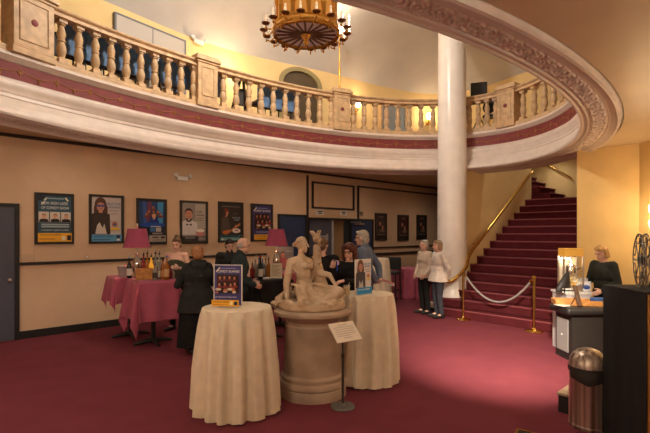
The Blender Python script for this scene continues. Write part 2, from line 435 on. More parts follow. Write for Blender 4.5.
# doors
def door(n, sA, sB, z1, m, frame=.06, n_off=-.03):
    b = MB(); b.wbox(sA+frame, sB-frame, n_off, n_off+.045, 0.01, z1-frame); o = b.build('door_%d' % n, m, None, False, bevel=.004); struct(o)
    b = MB(); b.wbox(sA, sA+frame, n_off-.02, .0, 0, z1); b.wbox(sB-frame, sB, n_off-.02, .0, 0, z1); b.wbox(sA+frame, sB-frame, n_off-.02, .0, z1-frame, z1)
    f = b.build('door_frame', M_black, o, False); return o
d1 = door(1, ws(19)-1.05, ws(19), 2.27, M_greyblue)
M = Matrix.Translation(W(ws(9.5), -.035, 1.03))
b = MB(); c = W(ws(9.5), -.03, wz(9.5, 280)); b.tube([c, c-N*.03, c-N*.035, c-N*.05, c-N*.065, c-N*.072], [.012, .012, .022, .028, .022, .005], 12)
b.tube([c, c-N*.006], [.03, .03], 12); b.build('knob', M_steel, d1)
d2 = door(2, ws(277.5), ws(306), 2.26, M_navy, .05)
b = MB(); c = W(ws(285.5), -.03, wz(288, 234.5)); b.tube([c-N*.04-D*.12, c-N*.04+D*.12], .013, 8); b.tube([c, c-N*.04], .01, 6); b.build('push_bar', M_dsteel, d2)
# recess behind the doorway
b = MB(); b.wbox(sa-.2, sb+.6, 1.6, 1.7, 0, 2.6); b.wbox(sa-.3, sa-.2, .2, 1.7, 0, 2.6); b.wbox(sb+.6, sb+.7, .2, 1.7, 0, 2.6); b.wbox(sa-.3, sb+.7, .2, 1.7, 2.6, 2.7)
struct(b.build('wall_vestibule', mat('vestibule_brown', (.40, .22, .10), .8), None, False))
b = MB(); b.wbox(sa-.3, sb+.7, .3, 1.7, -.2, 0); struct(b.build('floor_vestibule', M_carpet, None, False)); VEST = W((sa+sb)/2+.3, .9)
b = MB(); b.wbox(sa, sa+.05, -.03, .2, 0, dz); b.wbox(sb-.05, sb, -.03, .2, 0, dz); b.wbox(sa+.05, sb-.05, -.03, .2, dz-.06, dz); struct(b.build('trim_6', M_black, None, False))
s1, s2 = ws(311), ws(333)
b = MB(); b.wbox(s1, s2, .06, .105, .01, dz-.07); d3 = b.build('door_3', M_greyblue, None, False, bevel=.004); struct(d3)
b = MB()
for q in range(5): b.wbox(s1+.38, s1+.62, .035, .06, 1.45+q*.055, 1.485+q*.055)
b.wbox(s1+.33, s1+.38, .03, .06, 1.4, 1.75); b.wbox(s1+.62, s1+.67, .03, .06, 1.4, 1.75); b.build('louvre', M_grey, d3, False)
b = MB(); b.wbox(s2, s2+.06, .03, .12, 0, dz-.06); b.build('door_edge', M_grey, d3, False)
d4 = door(4, ws(349.5), ws(372.5), 2.2, M_navy, .06)
b = MB(); a_ = ws(352.5); c_ = ws(362); b.wbox(a_, c_, -.10, -.03, 2.02, 2.07); b.tube([W((a_+c_)/2, -.08, 2.05), W(a_+.05, -.3, 2.09), W(a_-.2, -.1, 2.09)], .012, 6); b.build('door_closer', M_steel, d4, False)
# small sign plates over the doorway
for i, (ua, ub, va, vb, lb) in enumerate(((316, 323.3, 209.6, 214.8, 'white plate sign on wall over left edge of dark doorway'), (340, 346.4, 210.6, 215.3, 'white plate sign on wall over right part of dark doorway'), (358.5, 363, 211, 216.4, 'faint pale plate sign on wall above navy door with closer'))):
    t = thing('wall_sign', lb, 'sign', W((ws(ua)+ws(ub))/2, 0, wz(ua, vb)), ANG, 'small plates over the doors')
    w, h = (ws(ub)-ws(ua)), wz(ua, va)-wz(ua, vb)
    MB().box((-w/2, -.02, 0), (w/2, 0, h)).build('plate', M_white if i < 2 else mat('plate_tan', (.5, .38, .26), .6), t, False)
    b = MB(); b.box((-w*.36, -.022, h*.55), (w*.36, -.02, h*.8)); b.box((-w*.25, -.022, h*.2), (w*.25, -.02, h*.42)); b.build('printed_line', M_dsteel, t, False)
# emergency lights
def emerg(label, loc, rz):
    t = thing('emergency_light', label, 'emergency light', loc, rz)
    MB().box((-.12, -.10, 0), (.12, -.03, .09)).build('housing', M_white, t, bevel=.012)
    for sx in (-1, 1):
        b = MB(); b.lathe([(.02, 0), (.042, .015), (.045, .055), (.04, .06)], 14, M=Matrix.Translation((sx*.135, -.065, .09)) @ Euler((R(70), 0, R(25*sx))).to_matrix().to_4x4()); b.build('lamp_head', M_white, t)
emerg('white twin-head emergency light on the peach wall above the posters', W(ws(181), 0, wz(181, 181)), ANG)
p, tg, n = upper_hit(197); emerg('white twin-head emergency light on yellow wall above the balustrade', V((p.x, p.y, 1.78+(233-45)/F*p.y)), atan2(tg.y, tg.x))
# thermostat and switch plates
t = thing('switch_plate', 'small beige outlet plate just above chair rail between posters', 'switch', W(ws(87), 0, wz(87, 260)), ANG)
MB().box((-.05, -.012, 0), (.05, 0, .12)).build('plate', mat('plate_beige', (.6, .42, .28), .5), t, bevel=.003); MB().box((-.012, -.02, .045), (.012, -.012, .075)).build('toggle', M_white, t)
t = thing('switch_plate', 'wide blank beige wall plate near the grey-blue door', 'switch', W(ws(28), 0, wz(28, 261)), ANG)
MB().box((-.09, -.012, 0), (.09, 0, .12)).build('plate', mat('plate_beige', (.6, .42, .28), .5), t, bevel=.003); MB().box((-.012, -.02, .045), (.012, -.012, .075)).build('toggle', mat('plate_beige', (.6, .42, .28), .5), t)

# ------------------------------------------------------------------ white column
b = MB()
cc = P(452, 311, 10.05); cc.z = 0; prof = [(.325, .5), (.325, 1.5), (.318, 3.5), (.305, 6.9)]
col = b.lathe(prof, 48, (0, 0, 0)).build('column', M_col, None); col.location = cc
tag(col, 'tall glossy white round column beside the red stairs', 'column', None, 'structure')
b = MB(); b.lathe([(.40, .16), (.40, .2), (.385, .235), (.36, .25), (.355, .29), (.375, .31), (.38, .345), (.36, .38), (.345, .40), (.34, .44), (.335, .47), (.325, .51)], 48); b.build('base_moulding', M_col, col)
b = MB(); b.box((-.40, -.40, .06), (.40, .40, .17)); o = b.build('plinth', M_col, col, bevel=.01); o.rotation_euler.z = ANG-R(45)+R(20)
b = MB(); b.box((-.41, -.41, 0), (.41, .41, .065)); o = b.build('plinth_foot', M_black, col); o.rotation_euler.z = ANG-R(45)+R(20)
# ------------------------------------------------------------------ balustrade
BZ0, BZ1 = 4.10, 4.95
DL = .15
def arc_box(name, m, l0, l1, prof, parent, step=.12):
    k = max(2, int((l1-l0)/step)+1); ts = [t_at(l0+(l1-l0)*i/(k-1)) for i in range(k)]
    b = MB(); rs = [[E(t, 1, dl, z)-parent.location for dl, z in prof] for t in ts]; b.rings(rs)
    return b.build(name, m, parent, True, ang=30)
RAILP = [(DL-.10, 4.83), (DL-.10, 4.855), (DL-.085, 4.87), (DL-.085, 4.885), (DL-.12, 4.91), (DL-.125, 4.93), (DL-.10, 4.95), (DL+.10, 4.95), (DL+.12, 4.91), (DL+.085, 4.87), (DL+.085, 4.83)]
BASEP = [(DL-.11, 4.10), (DL-.11, 4.15), (DL-.09, 4.165), (DL-.09, 4.19), (DL+.09, 4.19), (DL+.11, 4.10)]
def baluster_mesh():
    b = MB(); h = 4.83-4.19
    b.box((-.062, -.062, 0), (.062, .062, .065)); b.box((-.058, -.058, h-.055), (.058, .058, h))
    pr = [(.055, .065), (.058, .075), (.045, .09), (.040, .10), (.052, .13), (.064, .18), (.066, .215), (.058, .26), (.046, .30), (.042, .315), (.056, .322), (.056, .345), (.042, .352),
          (.048, .375), (.060, .42), (.060, .45), (.048, .495), (.036, .535), (.034, .55), (.050, .558), (.052, .575), (.044, .583)]
    b.lathe(pr, 14)
    bb = MB(); bb.b = b.b; o = bb.build('baluster', M_stone, None); me = o.data; bpy.data.objects.remove(o); return me
BAL = baluster_mesh()
SP = .30
def section(l0, l1, label, n, ph=.5):
    t = thing('balustrade', label, 'balustrade', E(t_at((l0+l1)/2), 1, DL, BZ0), 0, 'balustrade sections of the balcony')
    arc_box('handrail', M_stone, l0, l1, RAILP, t); arc_box('base_rail', M_stone, l0, l1, BASEP, t)
    st = (l1-l0)/n; ls = [l0+st*(i+ph) for i in range(int(n+.3))]
    for l in ls:
        tt = t_at(l); p = E(tt, 1, DL, 4.19); o = bpy.data.objects.new('baluster', BAL); COL.objects.link(o); o.parent = t; o.location = p-t.location
        tg = Et(tt); o.rotation_euler = (0, 0, atan2(tg.y, tg.x))
    return t
def pedestal(l, w, label, rosette=True):
    tt = t_at(l); p = E(tt, 1, DL, BZ0); tg = Et(tt); t = thing('balustrade_pedestal', label, 'pedestal', p, atan2(-tg.y, -tg.x), 'balustrade pedestals of the balcony')
    # local -y faces the void: tangent reversed gives x to picture right
    b = MB(); b.box((-w/2, -.15, .12), (w/2, .15, .80)); b.build('shaft', M_stone, t, bevel=.006)
    b = MB(); b.box((-w/2-.02, -.17, 0), (w/2+.02, .17, .09)); b.box((-w/2-.01, -.16, .09), (w/2+.01, .16, .12)); b.build('base', M_stone, t, bevel=.008)
    b = MB(); b.box((-w/2-.02, -.17, .79), (w/2+.02, .17, .83)); b.box((-w/2-.05, -.20, .83), (w/2+.05, .20, .89)); b.box((-w/2-.02, -.17, .89), (w/2+.02, .17, .94)); b.build('cap', M_stone, t, bevel=.008)
    b = MB(); a, c, z0, z1, f = -w/2+.07, w/2-.07, .19, .73, .018
    for q in ((a, c, z0, z0+f), (a, c, z1-f, z1), (a, a+f, z0, z1), (c-f, c, z0, z1)): b.box((q[0], -.162, q[2]), (q[1], -.148, q[3]))
    b.build('panel_moulding', M_stone, t, bevel=.004)
    if rosette:
        b = MB(); b.lathe([(.045, 0), (.045, .008), (.02, .016)], 14, M=Matrix.Translation((0, -.15, .47)) @ Euler((R(90), 0, 0)).to_matrix().to_4x4()); b.build('rosette', M_frieze, t)
    return t
LU = {u: l_at(hit(u, DL)) for u in (-90, 28, 204, 339.5, 438, 466, 509)}
for k in LU: pass
T507 = LU[509]
# arc length runs from the picture right (t=0) to the left (t=pi)
if T507 > AL[-1]*.5: T507 -= AL[-1]
pw = .40
l1, l2, l3 = LU[28], LU[204], LU[339.5]
pedestal(l1, .52, 'wide balustrade pedestal with dark red rosette, farthest left on the balcony')
pedestal(l2, .40, 'plain balustrade pedestal between the two longest runs of balusters', False)
pedestal(l3, .40, 'balustrade pedestal with rosette carrying the slim gilt lamp post')
pedestal(T507, .40, 'balustrade pedestal with rosette to the right of the white column')
lc0, lc1 = LU[438], LU[466]
if lc1 > AL[-1]*.5: lc1 -= AL[-1]
section(l2+.2, l1-.26, 'long run of turned balusters with blue chairs behind, far left on balcony', 9.75, .05)
section(l3+.2, l2-.2, 'run of turned balusters below the hanging chandelier', 9.75, .05)
section(lc0-.02, l3-.2, 'run of turned balusters between lamp post pedestal and white column', 8)
section(T507+.2, lc1+.02, 'short run of four turned balusters directly right of the white column', 4)
section(T507-4.2, T507-.2, 'curving run of balusters at the far right end of the balcony', 14)
section(l1+.26, l1+1.9, 'cut off run of balusters at the top left corner of the photo', 5)

# ------------------------------------------------------------------ upper room fittings
def upt(u, v, off=0.0):
    p, tg, n = upper_hit(u); z = EYE+(HOR-v)/F*p.y; q = p+n*off; q.z = z; return q, atan2(tg.y, tg.x), p.y
# covered window / panel on the yellow wall
pa, _, _ = upt(113, 18); pb, rz, _ = upt(184, 41)
mid = (pa+pb)/2; e = (pb-pa); wdt = hypot(e.x, e.y); rz = atan2(e.y, e.x); zt = min(pa.z, pb.z)+.1
nrm = V((e.y, -e.x, 0)).normalized(); o = V((mid.x, mid.y, 0))+nrm*.06
w = thing('window_1', 'grey covered window panel on the yellow upper wall', 'window', V((o.x, o.y, 4.7)), rz); struct(w)
hh = zt-4.7
MB().box((-wdt/2+.03, -.005, .03), (wdt/2-.03, .06, hh-.03)).build('pane', mat('panel_grey', (.50, .45, .40), .7), w, False)
b = MB()
for q in ((-wdt/2, wdt/2, 0, .03), (-wdt/2, wdt/2, hh-.03, hh), (-wdt/2, -wdt/2+.03, .03, hh-.03), (wdt/2-.03, wdt/2, .03, hh-.03), (-.004, .004, .03, hh-.03)): b.box((q[0], -.015, q[2]), (q[1], .06, q[3]))
b.build('window_frame', mat('frame_greyblue', (.16, .17, .19), .6), w, False)
# arched opening
pa, _, _ = upt(277.5, 80); pb, _, _ = upt(320, 85); e = pb-pa; wdt = hypot(e.x, e.y); rz = atan2(e.y, e.x); nrm = V((e.y, -e.x, 0)).normalized(); mid = (pa+pb)/2; o = mid+nrm*.05
w = thing('door_5', 'arched olive recess in the yellow wall under the chandelier', 'doorway', V((o.x, o.y, 4.1)), rz); struct(w)
zs = 5.50-4.1; rise = .42
M_olive = mat('olive_reveal', (.30, .24, .11), .7)
def arch(ww, hs, rs_, y0, y1, k=24): 
    return [(-ww/2, 0)]+[(-ww/2*cos(pi*i/k), hs+rs_*sin(pi*i/k)) for i in range(k+1)]+[(ww/2, 0)]
oa, ia = arch(wdt+.02, zs, rise, 0, 0), arch(wdt-.22, zs-.02, rise-.08, 0, 0)
b = MB(); b.rings([[V((x, -.05, z)) for x, z in oa], [V((x, -.05, z)) for x, z in ia], [V((x, .10, z)) for x, z in ia], [V((x, .10, z)) for x, z in oa]], False)
b.build('arch_reveal', M_olive, w)
b = MB(); b.verts([V((x, .02, z)) for x, z in ia], [tuple(range(len(ia)))]); b.build('arch_shade_sheet', mat('alcove_shade', (.09, .06, .03), .7), w, False)  # flat dark sheet painted in place of the unlit inside of the arch
# grey door behind the third run
pa, _, _ = upt(381, 100); pb, _, _ = upt(404, 100); e = pb-pa; wdt = hypot(e.x, e.y); nrm = V((e.y, -e.x, 0)).normalized(); o = (pa+pb)/2+nrm*.04
w = thing('door_6', 'grey-blue door on the upper wall behind balusters', 'door', V((o.x, o.y, 4.1)), atan2(e.y, e.x)); struct(w)
MB().box((-wdt/2, -.02, 0), (wdt/2, .04, 1.35)).build('door_panel', mat('door_grey_pale', (.26, .30, .33), .5), w, False)
b = MB(); b.box((-wdt/2-.06, -.035, 0), (-wdt/2, .04, 1.41)); b.box((wdt/2, -.035, 0), (wdt/2+.06, .04, 1.41)); b.box((-wdt/2, -.035, 1.35), (wdt/2, .04, 1.41)); b.build('door_frame', M_stone, w, False)
# wall sconces upstairs
M_bulb = mat('bulb_warm', (1, .8, .5), .4, emis=(1, .72, .38), estr=16)
M_shade_lit = mat('lit_frosted_glass', (1, .9, .75), .4, emis=(1, .78, .48), estr=9)
def sconce(u, v, label, power):
    q, rz, Y = upt(u, v); t = thing('wall_sconce', label, 'sconce', q, rz, 'upper wall sconces')
    b = MB(); b.lathe([(.06, -.16), (.075, -.10), (.05, .0)], 12, (0, -.015, 0), 1, .3); b.tube([(0, -.02, -.08), (0, -.1, -.12), (0, -.15, -.06)], .012, 8); b.lathe([(.02, -.07), (.05, -.05), (.03, -.03)], 12, (0, -.15, 0)); b.build('bracket', M_gilt, t)
    b = MB(); b.lathe([(.03, -.03), (.06, .02), (.065, .09), (.05, .16)], 14, (0, -.15, 0), cap=False); b.build('shade', M_shade_lit, t)
    lamp('bulb_light', 'POINT', (0, -.24, .10), power, (1, .74, .42), .05, parent=t)
sconce(222, 78, 'lit wall sconce hidden behind the rail below the white emergency light', 40)
sconce(354.5, 108, 'lit wall sconce glowing between balusters beside the lamp post pedestal', 20)
sconce(427, 120, 'lit wall sconce glowing between balusters close to the white column', 20)
# gilt lamp post on the pedestal
pp = E(t_at(l3), 1, DL, BZ0+.94); t = thing('lamp_post', 'slim gilt lamp post with bright globe standing on a balustrade pedestal', 'lamp', pp)
b = MB(); b.lathe([(.06, 0), (.06, .02), (.03, .05), (.018, .12), (.022, .3), (.034, .42), (.02, .55), (.016, .95), (.03, .98), (.015, 1.02), (.015, 1.22), (.05, 1.25), (.055, 1.28), (.02, 1.29)], 14); b.build('pole', M_gilt, t)
b = MB(); b.ball((0, 0, 1.375), (.085, .085, .10)); b.build('globe', mat('globe_lit', (1, .95, .9), .3, emis=(1, .86, .68), estr=14), t)
lamp('globe_light', 'POINT', (0, 0, 1.55), 16, (1, .8, .55), .08, parent=t)
# loudspeaker and equipment behind the right rail
lsp = T507+1.05
tt = t_at(T507+.80); q = E(tt, 1, .62, 0); tg = Et(tt)
t = thing('speaker_stand', 'black stand and drum gear behind the balusters right of the white column', 'stand', V((q.x, q.y, 4.10)), atan2(-tg.y, -tg.x))
b = MB(); b.tube([(0, 0, .02), (0, 0, .85)], .025, 8)
for a in (0.5, 2.6, 4.7): b.tube([(0, 0, .5), (.3*cos(a), .3*sin(a), .012)], .015, 6)
b.build('tripod', M_black, t); b = MB(); b.box((-.2, -.2, .85), (.2, .2, .87)); b.build('platform', M_black, t)
t2 = thing('loudspeaker', 'black box loudspeaker above the rail right of the white column', 'speaker', V((q.x, q.y, 4.971)), atan2(-tg.y, -tg.x)+.15)
b = MB(); b.prism([(-.19, -.17), (.19, -.17), (.14, .17), (-.14, .17)], 0, .40); b.build('cabinet', M_black, t2, bevel=.015)
b = MB(); b.box((-.165, -.178, .03), (.165, -.170, .37)); b.build('grille', mat('speaker_grille', (.03, .03, .032), .7, bump=.6, bscale=300), t2, False)
for dxx, lab in ((-.27, 'black round-backed stool behind first balusters right of white column'), (.25, 'black round-backed stool beside the rosette pedestal right of the column')):
    tt = t_at(T507+.80-dxx); q = E(tt, 1, .50, 0); tg = Et(tt); t = thing('bar_stool', lab, 'stool', V((q.x, q.y, 4.10)), atan2(-tg.y, -tg.x), 'stools behind the balcony rail')
    b = MB(); b.ball((0, -.06, .64), (.15, .05, .16)); b.build('backrest', M_black, t); b = MB(); b.lathe([(.16, .4), (.17, .43), (.15, .46)], 16); b.build('seat', M_black, t)
    for sx in (-1, 1):
        for sy in (-1, 1): MB().tube([(sx*.1, sy*.1, .41), (sx*.15, sy*.15, 0)], .012, 6).build('leg', M_steel, t)
    b = MB(); b.box((-.02, -.06, .44), (.02, -.03, .52)); b.build('back_bracket', M_black, t)
# blue upholstered chairs lined up behind the left rail
M_blue = mat('chair_blue', (.11, .20, .36), .7, var=.2, scale=10); M_blk = mat('chair_black', (.018, .018, .02), .6)
def chair_proto():
    t = thing('banquet_chair', 'x', 'chair')
    b = MB(); prof = []
    for i in range(13):
        a = pi*i/12; prof.append((-.175*cos(a), .76+.13*sin(a)))
    poly = [(-.165, .34)]+prof+[(.165, .34)]
    b.rings([[V((x, y+.0*z, z)) for x, z in poly] for y in (-.225, -.19)]); b.build('backrest', M_blue, t, bevel=.01)
    b = MB(); b.box((-.175, -.185, .43), (.175, .22, .50)); b.build('seat', M_blk, t, bevel=.02)
    for sx in (-1, 1):
        for sy in (-1, 1): MB().tube([(sx*.155, sy*.17, .44), (sx*.16, sy*.19, 0)], .013, 6).build('leg', M_blk, t)
        MB().tube([(sx*.16, -.18, .43), (sx*.16, -.185, .76)], .012, 6).build('back_frame', M_blk, t)
    return t
proto = chair_proto(); first = True
places = [('behind', l1-.31-x, dz) for x, dz in ((.62, 0), (1.0, 0), (1.36, 0), (1.72, 0), (2.08, 0), (2.75, 0), (3.05, 0))]
def behind(l, dl):
    tt = t_at(l); q = E(tt, 1, dl, 0); tg = Et(tt); return V((q.x, q.y, 4.10)), atan2(-tg.y, -tg.x)
labs = ['blue backed chair behind the second baluster gap right of the wide pedestal', 'second blue chair from the wide pedestal, behind the left balusters', 'third blue chair from the wide pedestal, behind the left balusters',
        'fourth blue chair from the wide pedestal, below the grey covered window', 'fifth blue chair from wide pedestal, below right end of covered window', 'blue chair just left of the plain pedestal, next to the cream stack', 'blue chair touching the plain pedestal on its left',
        'blue chair just right of the plain pedestal', 'blue chair left of three together under the arched recess', 'blue chair middle of three together under the arched recess', 'blue chair right of three together under the arched recess']
k = 0
L1, L2 = (l1-.26)-(l2+.2), (l2-.2)-(l3+.2)
for l in [l1-.26-L1*x for x in (.23, .345, .46, .575, .69, .85, .965)]+[l2-.2-L2*x for x in (.05, .44, .555, .67)]:
    q, rz = behind(l, .56)
    if k == 0: proto.location = q; proto.rotation_euler.z = rz; proto['label'] = labs[0]; proto['group'] = 'blue chairs behind the balcony rail'
    else: dup(proto, q, rz+random.uniform(-.15, .15), labs[k], 'blue chairs behind the balcony rail')
    k += 1
q, rz = behind(l1-.26-.10*L1, .52)
t = thing('folded_easel', 'dark folded easel leaning behind rail beside the wide pedestal', 'easel', q, rz)
for a, c in ((-.16, .0), (.2, .05)): MB().tube([(a, -.1, 0), (c, -.2, .86)], .03, 6).build('leg', M_blk, t)
MB().box((-.10, -.16, .28), (.14, -.10, .62), None).build('board', mat('easel_dark', (.05, .05, .045), .7), t, bevel=.01)
q, rz = behind(l1-.26-.77*L1, .62)
t = thing('cardboard_box', 'cream box behind balusters between blue chairs, left of the plain pedestal', 'box', q, rz); MB().box((-.16, -.14, 0), (.16, .14, .72)).build('carton', mat('box_cream', (.55, .48, .38), .7), t, bevel=.006); MB().box((-.17, -.15, .72), (.17, .15, .76)).build('lid', mat('box_lid', (.24, .16, .10), .7), t, bevel=.006)
q, rz = behind(l2-.2-.24*L2, .5)
t = thing('folded_easel', 'dark folded easel leaning behind rail under the bright sconce glow', 'easel', q, rz)
for a, c in ((-.2, .0), (.16, .05)): MB().tube([(a, -.1, 0), (c, -.2, .86)], .03, 6).build('leg', M_blk, t)
MB().box((-.10, -.16, .28), (.14, -.10, .62)).build('board', mat('easel_dark', (.05, .05, .045), .7), t, bevel=.01)

# ------------------------------------------------------------------ chandelier
ch = thing('chandelier', 'round gilt chandelier with candle lamps hanging in the oval opening', 'chandelier', (P(306, 35, 6.4).x, 6.4, 4.66))
r0 = .455
b = MB(); b.lathe([(r0+.02, -.02), (r0+.03, .0), (r0+.03, .05), (r0+.015, .07), (r0+.025, .10), (r0+.0, .12), (r0-.03, .12), (r0-.03, -.02)], 64, cap=False); b.build('rim', M_gilt, ch)
b = MB(); b.lathe([(r0-.01, .012), (.02, .012)], 64); b.lathe([(r0-.01, .02), (.02, .02)], 64); b.build('diffuser', mat('pale_diffuser', (.70, .50, .42), .5, emis=(1, .66, .5), estr=.05), ch)
for i in range(20):
    a = 2*pi*i/20; MB().tube([(.05*cos(a), .05*sin(a), 0), ((r0-.02)*cos(a), (r0-.02)*sin(a), -.002)], .015, 6).build('rib', M_dkbrown if False else mat('bronze_rib', (.14, .055, .02), .45, .4), ch)
b = MB(); b.lathe([(.005, -.19), (.02, -.175), (.012, -.155), (.035, -.13), (.045, -.105), (.03, -.08), (.04, -.06), (.06, -.04), (.075, -.01), (.05, .01)], 20); b.build('pendant', M_gilt, ch)
b = MB()
b.lathe([(r0-.05, .12), (r0-.05, 1.05), (r0-.06, 1.05), (r0-.06, .12)], 48, cap=False); b.build('drum_panel', mat('amber_panel', (.45, .20, .04), .35, emis=(1, .42, .08), estr=.35, bump=.4, bscale=16), ch)
for i in range(12):
    a = 2*pi*i/12+.13; c = V(((r0-.03)*cos(a), (r0-.03)*sin(a), 0)); b = MB(); b.tube([c+V((0, 0, .10)), c+V((0, 0, 1.07))], .032, 8); b.ball(c+V((0, 0, .3)), .042, seg=8, rn=5); b.ball(c+V((0, 0, .62)), .042, seg=8, rn=5); b.build('pilaster', M_gilt, ch)
b = MB(); b.lathe([(r0-.02, 1.04), (r0+.03, 1.06), (r0+.03, 1.10), (r0-.05, 1.12), (.2, 1.16), (.04, 1.3), (.04, 1.42), (.0, 1.43)], 48); b.build('crown', M_gilt, ch)
MB().tube([(0, 0, 1.40), (0, 0, 2.60)], .02, 8).build('chain', M_gilt, ch)
for i in range(12):
    a = 2*pi*(i+.5)/12; MB().tube([((r0+.01)*cos(a), (r0+.01)*sin(a), -.01), ((r0+.01)*cos(a), (r0+.01)*sin(a), -.05), ((r0+.01)*cos(a), (r0+.01)*sin(a), -.075)], [.01, .012, .002], 8).build('drop_finial', M_gilt, ch)
M_chim = mat('chimney_glass', (1, 1, 1), .05, trans=1., ior=1.05, alpha=.28)
for i in range(18):
    a = 2*pi*i/18+.1; ca, sa_ = cos(a), sin(a); f = lambda r, z: V((r*ca, r*sa_, z))
    b = MB(); b.tube([f(r0, .07), f(r0+.05, .0), f(r0+.10, -.03), f(r0+.15, -.01), f(r0+.155, .03)], .010, 8); b.lathe([(.008, -.04), (.014, -.02), (.01, .0)], 8, tuple(f(r0+.155, 0)))
    arm = b.build('candle_arm', M_gilt, ch)
    b = MB(); b.lathe([(.012, .12), (.05, .135), (.06, .15), (.05, .155), (.02, .15)], 14, tuple(f(r0+.155, -.10))); b.build('candle_cup', mat('bronze_cup', (.22, .09, .03), .4, .7), arm)
    b = MB(); b.lathe([(.016, .15), (.016, .22), (.012, .225)], 10, tuple(f(r0+.155, -.10))); b.ball(f(r0+.155, .15), (.014, .014, .03), seg=8, rn=6); b.build('candle_bulb', mat('bulb_dim', (1, .9, .75), .4, emis=(1, .75, .45), estr=.5), arm)
    b = MB(); b.lathe([(.036, .155), (.045, .20), (.042, .26), (.038, .31)], 14, tuple(f(r0+.155, -.10)), cap=False); b.build('glass_chimney', M_chim, arm)
lamp('chandelier_light', 'POINT', (0, 0, 1.75), 480, (1, .92, .80), .25, parent=ch)
# ------------------------------------------------------------------ people
def lerp(a, b, t): return V(a)+(V(b)-V(a))*t
def hand_prims(b, wrist, d, palm_n, L=.085, side=1, curl=.5):
    """palm + four unequal fingers + thumb; d points along the hand, palm_n out of the palm"""
    d = V(d).normalized(); pn = V(palm_n); pn = (pn-d*pn.dot(d)).normalized(); ac = d.cross(pn)*side
    w = V(wrist); c = w+d*L*.5
    M = Matrix((ac, d, pn)).transposed()
    b.ball(c, (.040, .052, .020), M.to_quaternion())
    for i, (o, ln) in enumerate(((-.030, .062), (-.010, .072), (.010, .068), (.029, .052))):
        p0 = w+d*L*.85+ac*o; a1 = curl*.5; a2 = curl*1.3
        p1 = p0+(d*cos(a1)+pn*sin(a1))*ln*.5; p2 = p1+(d*cos(a2)+pn*sin(a2))*ln*.5
        b.cap(p0-d*.02, p1, .0105, .0095, 8); b.cap(p1, p2, .0095, .008, 8)
    q0 = w+d*L*.25-ac*.028; q1 = q0-ac*.030+d*.028+pn*.012; q2 = q1+d*.030+pn*.014-ac*.004
    b.cap(q0, q1, .014, .011, 8); b.cap(q1, q2, .011, .009, 8)

